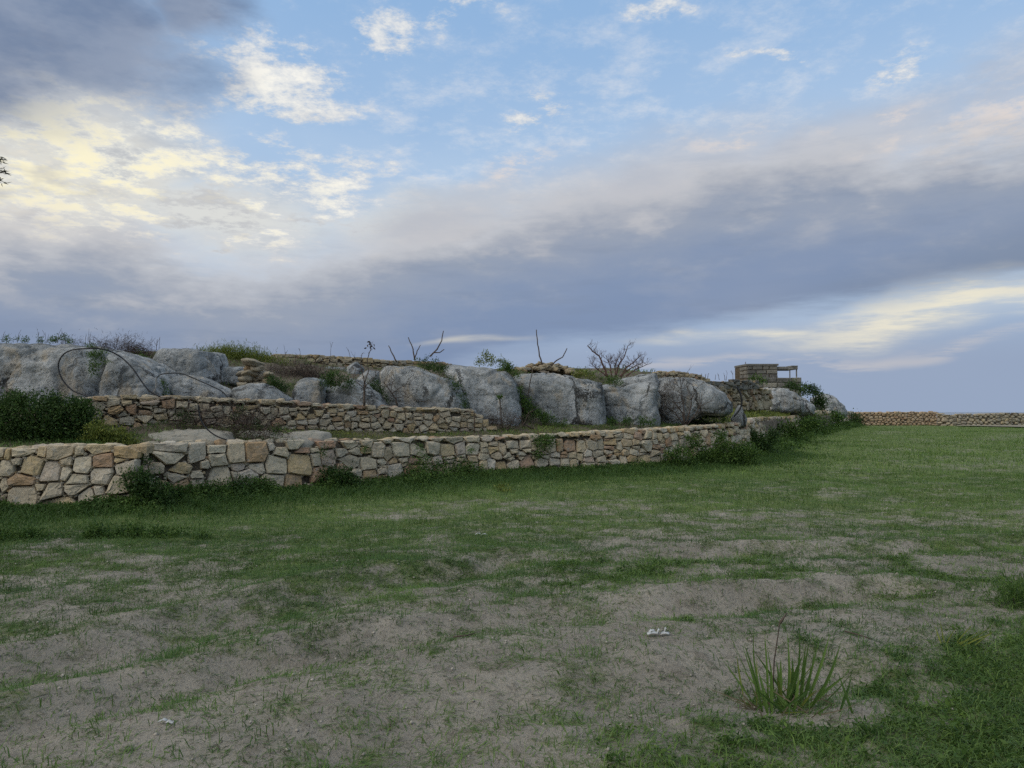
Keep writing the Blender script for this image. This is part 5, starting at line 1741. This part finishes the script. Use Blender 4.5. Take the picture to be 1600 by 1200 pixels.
bare('dark twisted roots at the foot of the creeper, beside the tall domed boulder', [([(842, 672), (830, 668), (818, 662), (812, 650)], 0.03, 0.014), ([(836, 672), (822, 672), (808, 668)], 0.025, 0.012), ([(816, 668), (822, 655), (826, 645)], 0.02, 0.01)], 19.8, 'bare_shrub', 'bare shrub', None, (3, 0.2, 0.008, 1))
# little palm-like plant
pl = bare('small plant with a bare stem and a star of leaves before the tall domed boulder', [([(786, 672), (783, 648), (781, 622)], 0.022, 0.016)], 19.5, 'young_plant', 'plant')
c = np.array(U(781, 621, 19.52))
n_ = 46
D = unit(RNG.normal(size=(n_, 3)) * np.array([1, 1, 0.45]) + np.array([0, 0, 0.25]))
V, F = leaf_arrays(np.repeat(c[None], n_, 0), D, RNG.uniform(.08, .16, n_), np.full(n_, 0.035))
plant_mesh('leaves', V, F, np.repeat(RNG.uniform(.2, .9, n_), 4), M['leaf_mid'], pl)
shrub('brown dry weeds at the foot of the small star-leaved plant', [(765, 658, 9), (775, 664, 8), (795, 665, 8), (760, 666, 7), (800, 655, 8)], 19.4, 1300, 0.09, 'brush', 'dry_weeds', 'weeds', None, slim=0.09, upw=0.4)
shrub('tangle of dry vines lying along the terrace wall above the ledge', [(300, 660, 8), (330, 656, 8), (360, 658, 9), (390, 662, 9), (420, 668, 8), (440, 674, 6), (285, 655, 6)], 14.4, 2200, 0.15, 'brush', 'vine_tangle', 'dry vines', None, slim=0.07, upw=-0.1)
shrub('dark green weeds growing on the dry vine tangle', [(290, 652, 8), (282, 648, 6), (375, 640, 6), (370, 652, 6), (434, 670, 7), (400, 664, 5)], 14.35, 1100, 0.035, 'leaf_dark', group=TB)
shrub('brown brush on the slope behind the flat stones', [(430, 586, 8), (455, 587, 9), (480, 589, 8), (500, 587, 7), (470, 583, 6)], 20.0, 4500, 0.15, 'brush', 'brush_heap', 'brushwood', None, slim=0.06, upw=0.0)

# ---- pipes, rod --------------------------------------------------------------
def pipe(label, pts, d, r, mat, name='water_pipe', cat='pipe', group=None):
    P = [U(p[0], p[1], p[2] if len(p) > 2 else d) for p in pts]
    S = []
    for i in range(len(P) - 1):
        a, b, c_, e = P[max(0, i - 1)], P[i], P[i + 1], P[min(len(P) - 1, i + 2)]
        for k in range(6):
            t = k / 6
            S.append(0.5 * ((2 * b) + (c_ - a) * t + (2 * a - 5 * b + 4 * c_ - e) * t * t + (3 * b - a - 3 * c_ + e) * t ** 3))
    S.append(P[-1])
    mb = MB(); mb.tube(S, r, r, 7)
    o = mb.build(name, M[mat], None, True, P[0])
    return tag(o, label, cat, group)


pipe('black plastic pipe looped over the two leftmost boulders', [(150, 624), (130, 617), (112, 609), (97, 592), (91, 572), (97, 556), (112, 547), (138, 544.5, 14.2), (163, 546, 14.3), (186, 556, 14.4), (206, 574, 14.4), (222, 597, 14.4), (234, 611, 14.4), (250, 620, 14.4)], 14.2, 0.014, 'hose')
pipe('grey pipe bending round the foot of the angular block', [(244, 590), (244, 602), (241, 611), (233, 617), (220, 622)], 14.9, 0.014, 'greyhose')
pipe('thin black pipe crossing the low wedge of rock', [(245, 590), (252, 585), (268, 583), (285, 584), (305, 592), (330, 603), (346, 611), (356, 621)], 15.25, 0.012, 'hose')
pipe('black pipe running down over the bedrock ledge', [(310, 632), (312, 650), (318, 664), (330, 676), (342, 683), (354, 687)], 13.6, 0.013, 'hose')
pipe('black pipe curving down past the rightmost large boulder', [(1150, 604), (1156, 613), (1159, 628), (1156, 639), (1147, 651)], 25.0, 0.028, 'hose')
mb = MB()
mb.tube([U(719, 640, 18.6), U(730, 643, 18.6), U(741, 645, 18.6), U(741.5, 662, 18.6), U(742, 684, 18.6)], 0.013, 0.013, 6)
tag(mb.build('bent_rod', M['rust'], None, True, U(742, 684, 18.6)), 'rusty bent iron rod at the right end of the terrace wall', 'iron rod')

# ---- foreground clump ----------------------------------------------------------
cb = G(1233, 1098)
cb.z = fz(cb.x, cb.y)
cl = thing('grass_clump', 'tall broad-bladed green grass clump standing alone in the foreground soil', 'grass clump', cb)


def blade(root, base, tip, w, bend, mat, tint, name='blade'):
    n = 7
    base, tip = Vector(base), Vector(tip)
    ax = tip - base
    side = ax.cross(Vector((random.uniform(-.4, .4), -1, 0.1))).normalized()
    nor = ax.cross(side).normalized()
    V = []
    for i in range(n + 1):
        t = i / n
        p = base + ax * t + nor * (bend * math.sin(t * math.pi) * ax.length * 0.3)
        ww = w * (0.5 + 0.5 * min(1, t * 3)) * (1 - max(0, (t - 0.45) / 0.55) ** 1.6) + 0.0006
        V += [p - side * ww / 2, p + nor * ww * 0.18, p + side * ww / 2]
    F = []
    for i in range(n):
        a = i * 3
        F += [(a, a + 1, a + 4, a + 3), (a + 1, a + 2, a + 5, a + 4)]
    o = mobj(name, V, F, M[mat], root, True, origin=base)
    set_attr(o, 'tint', [tint] * len(V))
    return o


_c = lambda x, y: (1100 + x / 5.333, 920 + y / 5.333)
TIPS = [((325, 430), (440, 800), 30), ((318, 470), (430, 780), 22), ((415, 320), (490, 780), 20), ((505, 360), (500, 830), 24), ((525, 470), (590, 760), 18), ((690, 335), (690, 780), 26), ((793, 285), (680, 800), 30),
        ((850, 450), (850, 850), 28), ((880, 430), (870, 830), 22), ((962, 410), (860, 850), 24), ((1052, 365), (900, 830), 34), ((1145, 430), (960, 820), 36), ((830, 540), (700, 800), 40), ((735, 560), (720, 860), 50),
        ((640, 580), (620, 850), 44), ((600, 590), (590, 860), 40), ((560, 640), (540, 870), 40), ((450, 670), (500, 900), 36), ((790, 720), (780, 900), 36), ((925, 460), (880, 800), 20), ((205, 360), (420, 800), 8)]
dC = cb.y
for (tx, ty), (bx, by), w in TIPS:
    dd = dC + random.uniform(-.10, .10)
    b = U(*_c(bx * 0.75 + 160, 930), dd); b.z = fz(b.x, b.y) - 0.01
    t = U(*_c(tx, ty), dd + random.uniform(-.08, .08))
    blade(cl, b, t, w / 5.333 / FPX * dC * 0.72, random.uniform(-.4, .4), 'leaf_mid', random.uniform(.45, 1.0))
for k in range(42):
    b = cb + Vector((random.gauss(0, .12), random.gauss(0, .08), -0.01))
    t = b + Vector((random.gauss(0, .13), random.gauss(0, .10), random.uniform(.05, .26)))
    blade(cl, b, t, random.uniform(.006, .015), random.uniform(-.4, .4), random.choice(('leaf_mid', 'leaf_mid', 'leaf_mid', 'leaf_lime')), random.uniform(.1, .8))
for k in range(34):
    b = cb + Vector((random.gauss(-.03, .15), random.gauss(-.03, .07), -0.005))
    t = b + Vector((random.gauss(0, .16), random.gauss(0, .1), random.uniform(.03, .16)))
    blade(cl, b, t, 0.006, random.uniform(-.6, .6), 'dry', random.uniform(.2, .9), 'dry_blade')
mb = MB()
mb.tube([U(*_c(570, 930), dC), U(*_c(585, 600), dC), U(*_c(630, 290), dC), U(*_c(690, 205), dC)], 0.004, 0.003, 5)
mb.tube([U(*_c(634, 285), dC), U(*_c(662, 245), dC), U(*_c(692, 200), dC)], 0.009, 0.003, 5)
mb.build('seed_stalk', M['twig'], cl)
# leaning weed right of it
cb2 = G(1490, 1008); cb2.z = fz(cb2.x, cb2.y)
cl2 = thing('yellow_weed', 'small yellowing weed leaning right near the right edge', 'weed', cb2)
for k in range(9):
    b = cb2 + Vector((random.gauss(0, .05), random.gauss(0, .04), -0.005))
    blade(cl2, b, b + Vector((random.uniform(-.05, .2), random.gauss(0, .05), random.uniform(.08, .2))), .008, .2, 'leaf_lime', random.uniform(.4, 1))

# ---- litter, twigs, pebbles -------------------------------------------------------
def litter(label, px, py, w, seed, parts):
    c = G(px, py); c.z = fz(c.x, c.y)
    random.seed(seed)
    mb = MB()
    k = w / FPX * c.y
    for (ax, ay, bx, by, h) in parts:
        n = 5
        V = []
        for i in range(n + 1):
            t = i / n
            x = ax + (bx - ax) * t; y = ay + (by - ay) * t
            z = 0.010 + h * 0.45 * math.sin(t * math.pi * 0.9) * k + random.uniform(0, .004)
            V += [c + Vector((x * k, y * k, z * 1.0)), c + Vector((x * k + .01 * k, (y + 0.22) * k, z * 0.9 + 0.002 + random.uniform(0, .006)))]
        F = [(2 * i, 2 * i + 1, 2 * i + 3, 2 * i + 2) for i in range(n)]
        mb.add(V, F)
    o = mb.build('litter', M['paper'], None, True, c)
    so = o.modifiers.new('thickness', 'SOLIDIFY'); so.thickness = 0.0015
    return tag(o, label, 'litter', 'torn white litter on the soil')


litter('torn white curled scrap of paper on bare soil, largest of three', 1029, 1003, 34, 3, [(-.5, 0, .05, .05, .12), (-.05, 0, .12, .1, .42), (.1, 0, .5, .0, .1), (.3, .1, .45, .25, .5), (-.4, .15, -.1, .3, .2)])
litter('small white scrap on the soil at lower left', 258, 1143, 26, 4, [(-.5, 0, 0, .1, .2), (0, 0, .5, -.2, .08)])
litter('thin white twisted scrap in the grass before the long wall', 751, 840, 18, 5, [(-.5, 0, 0, .1, .4), (0, 0, .5, .2, .25)])
random.seed(99)
mb = MB()
a, b = G(1320, 1004), G(1363, 1013)
mb.tube([a + Vector((0, 0, .03 + fz(a.x, a.y))), (a + b) / 2 + Vector((0, 0, .025 + fz(a.x, a.y))), b + Vector((0, 0, .02 + fz(b.x, b.y)))], 0.006, 0.004, 5)
tag(mb.build('fallen_twig', M['twig'], None, True, a), 'dark fallen twig on the soil right of the tall grass clump', 'twig')
a, b = G(708, 995), G(742, 992)
mb = MB(); mb.tube([a + Vector((0, 0, .03 + fz(a.x, a.y))), (a + b) / 2 + Vector((0.02, 0, .035 + fz(a.x, a.y))), b + Vector((0, 0, .03 + fz(b.x, b.y)))], 0.006, 0.004, 5)
tag(mb.build('fallen_twig', M['twig'], None, True, a), 'short dark twig lying in the wheel rut, middle of the field', 'twig')

# pebbles and clods
n = 5200
Y = np.sqrt(RNG.uniform(2.6 ** 2, 13 ** 2, n)); X = RNG.uniform(-.78, .78, n) * (Y + 1)
s, _ = seg_dist(X, Y, PATH)
k = s < -0.3
X, Y = X[k], Y[k]
bmv = np.array([(1, 0, 0), (-1, 0, 0), (0, 1, 0), (0, -1, 0), (0, 0, 1), (0, 0, -1)], float)
bmf = np.array([(0, 2, 4), (2, 1, 4), (1, 3, 4), (3, 0, 4), (2, 0, 5), (1, 2, 5), (3, 1, 5), (0, 3, 5)])
m = len(X)
r = 0.004 + 0.012 * RNG.uniform(0, 1, m) ** 3
V = (bmv[None] * RNG.uniform(.6, 1.3, (m, 6, 1)) * r[:, None, None] * np.array([1, 1, .7])) + np.stack([X, Y, field_h(X, Y) + r * .3], 1)[:, None, :]
F = (bmf[None] + (np.arange(m) * 6)[:, None, None]).reshape(-1, 3)
M['pebble'] = mat_plain('pale pebble', (0.33, 0.30, 0.25), 0.9, 0.3, 3.0)
tag(mobj('pebbles', V.reshape(-1, 3), F, M['pebble']), 'small pale pebbles and clods strewn on the bare soil', 'pebbles', kind='stuff')

# ---- tree just outside the left edge, one limb reaching into the picture ----------
tb = Vector((-9.6, 8.7, 0)); tb.z = fz(tb.x, tb.y)
tree = thing('tree', 'dark narrow-leaved tree whose twig tips enter at the left edge of the sky', 'tree', tb)
mb = MB()
top = tb + Vector((0.2, 0, 3.2))
mb.tube([tb + Vector((0, 0, -.1)), tb + Vector((0.06, 0, 1.0)), tb + Vector((0.02, 0.05, 2.1)), top], 0.16, 0.09, 9)
tips = [U(4, 248, 9.0), U(9, 268, 9.0), U(2, 281, 9.0)]
ends = []
for e in tips:
    a = top.lerp(e, 0.45) + Vector((0, 0, .25)); mb.tube([top, a, top.lerp(e, .8) + Vector((0, 0, .12)), e], 0.035, 0.006, 5); ends.append(Vector(e))
for k in range(26):
    w = random.uniform(0, 6.28); rr = random.uniform(.5, 1.6)
    e = top + Vector((math.cos(w) * rr - .3, math.sin(w) * rr * .85, random.uniform(-.1, 1.6)))
    if e.x > -0.74 * e.y - .5: continue
    mb.tube([top - Vector((0, 0, random.uniform(0, .9))), top.lerp(e, .5) + Vector((0, 0, .15)), e], 0.03, 0.006, 5); ends.append(e)
mb.build('trunk', M['twig'], tree)
Pl, Dl = [], []
for j, e in enumerate(ends):
    nn = 22 if j < 3 else 240
    for k in range(nn):
        sp_ = 0.05 if j < 3 else 0.26
        q = e + Vector((random.gauss(-.02, sp_), random.gauss(0, sp_), random.gauss(0, sp_ * .6)))
        if j < 3:
            q = e + Vector((-abs(random.gauss(0, .06)), random.gauss(0, .04), random.gauss(0, .012)))
        Pl.append(tuple(q)); Dl.append((random.gauss(.6 if j < 3 else 0, .5), random.gauss(0, .5), random.gauss(-.25, .4)))
Pl = np.array(Pl); Dl = unit(np.array(Dl))
Ll = RNG.uniform(.05, .10, len(Pl))
V, F = leaf_arrays(Pl, Dl, Ll, Ll * .16)
plant_mesh('crown', V, F, np.repeat(RNG.uniform(0, 1, len(Pl)), 4), M['needle'], tree)
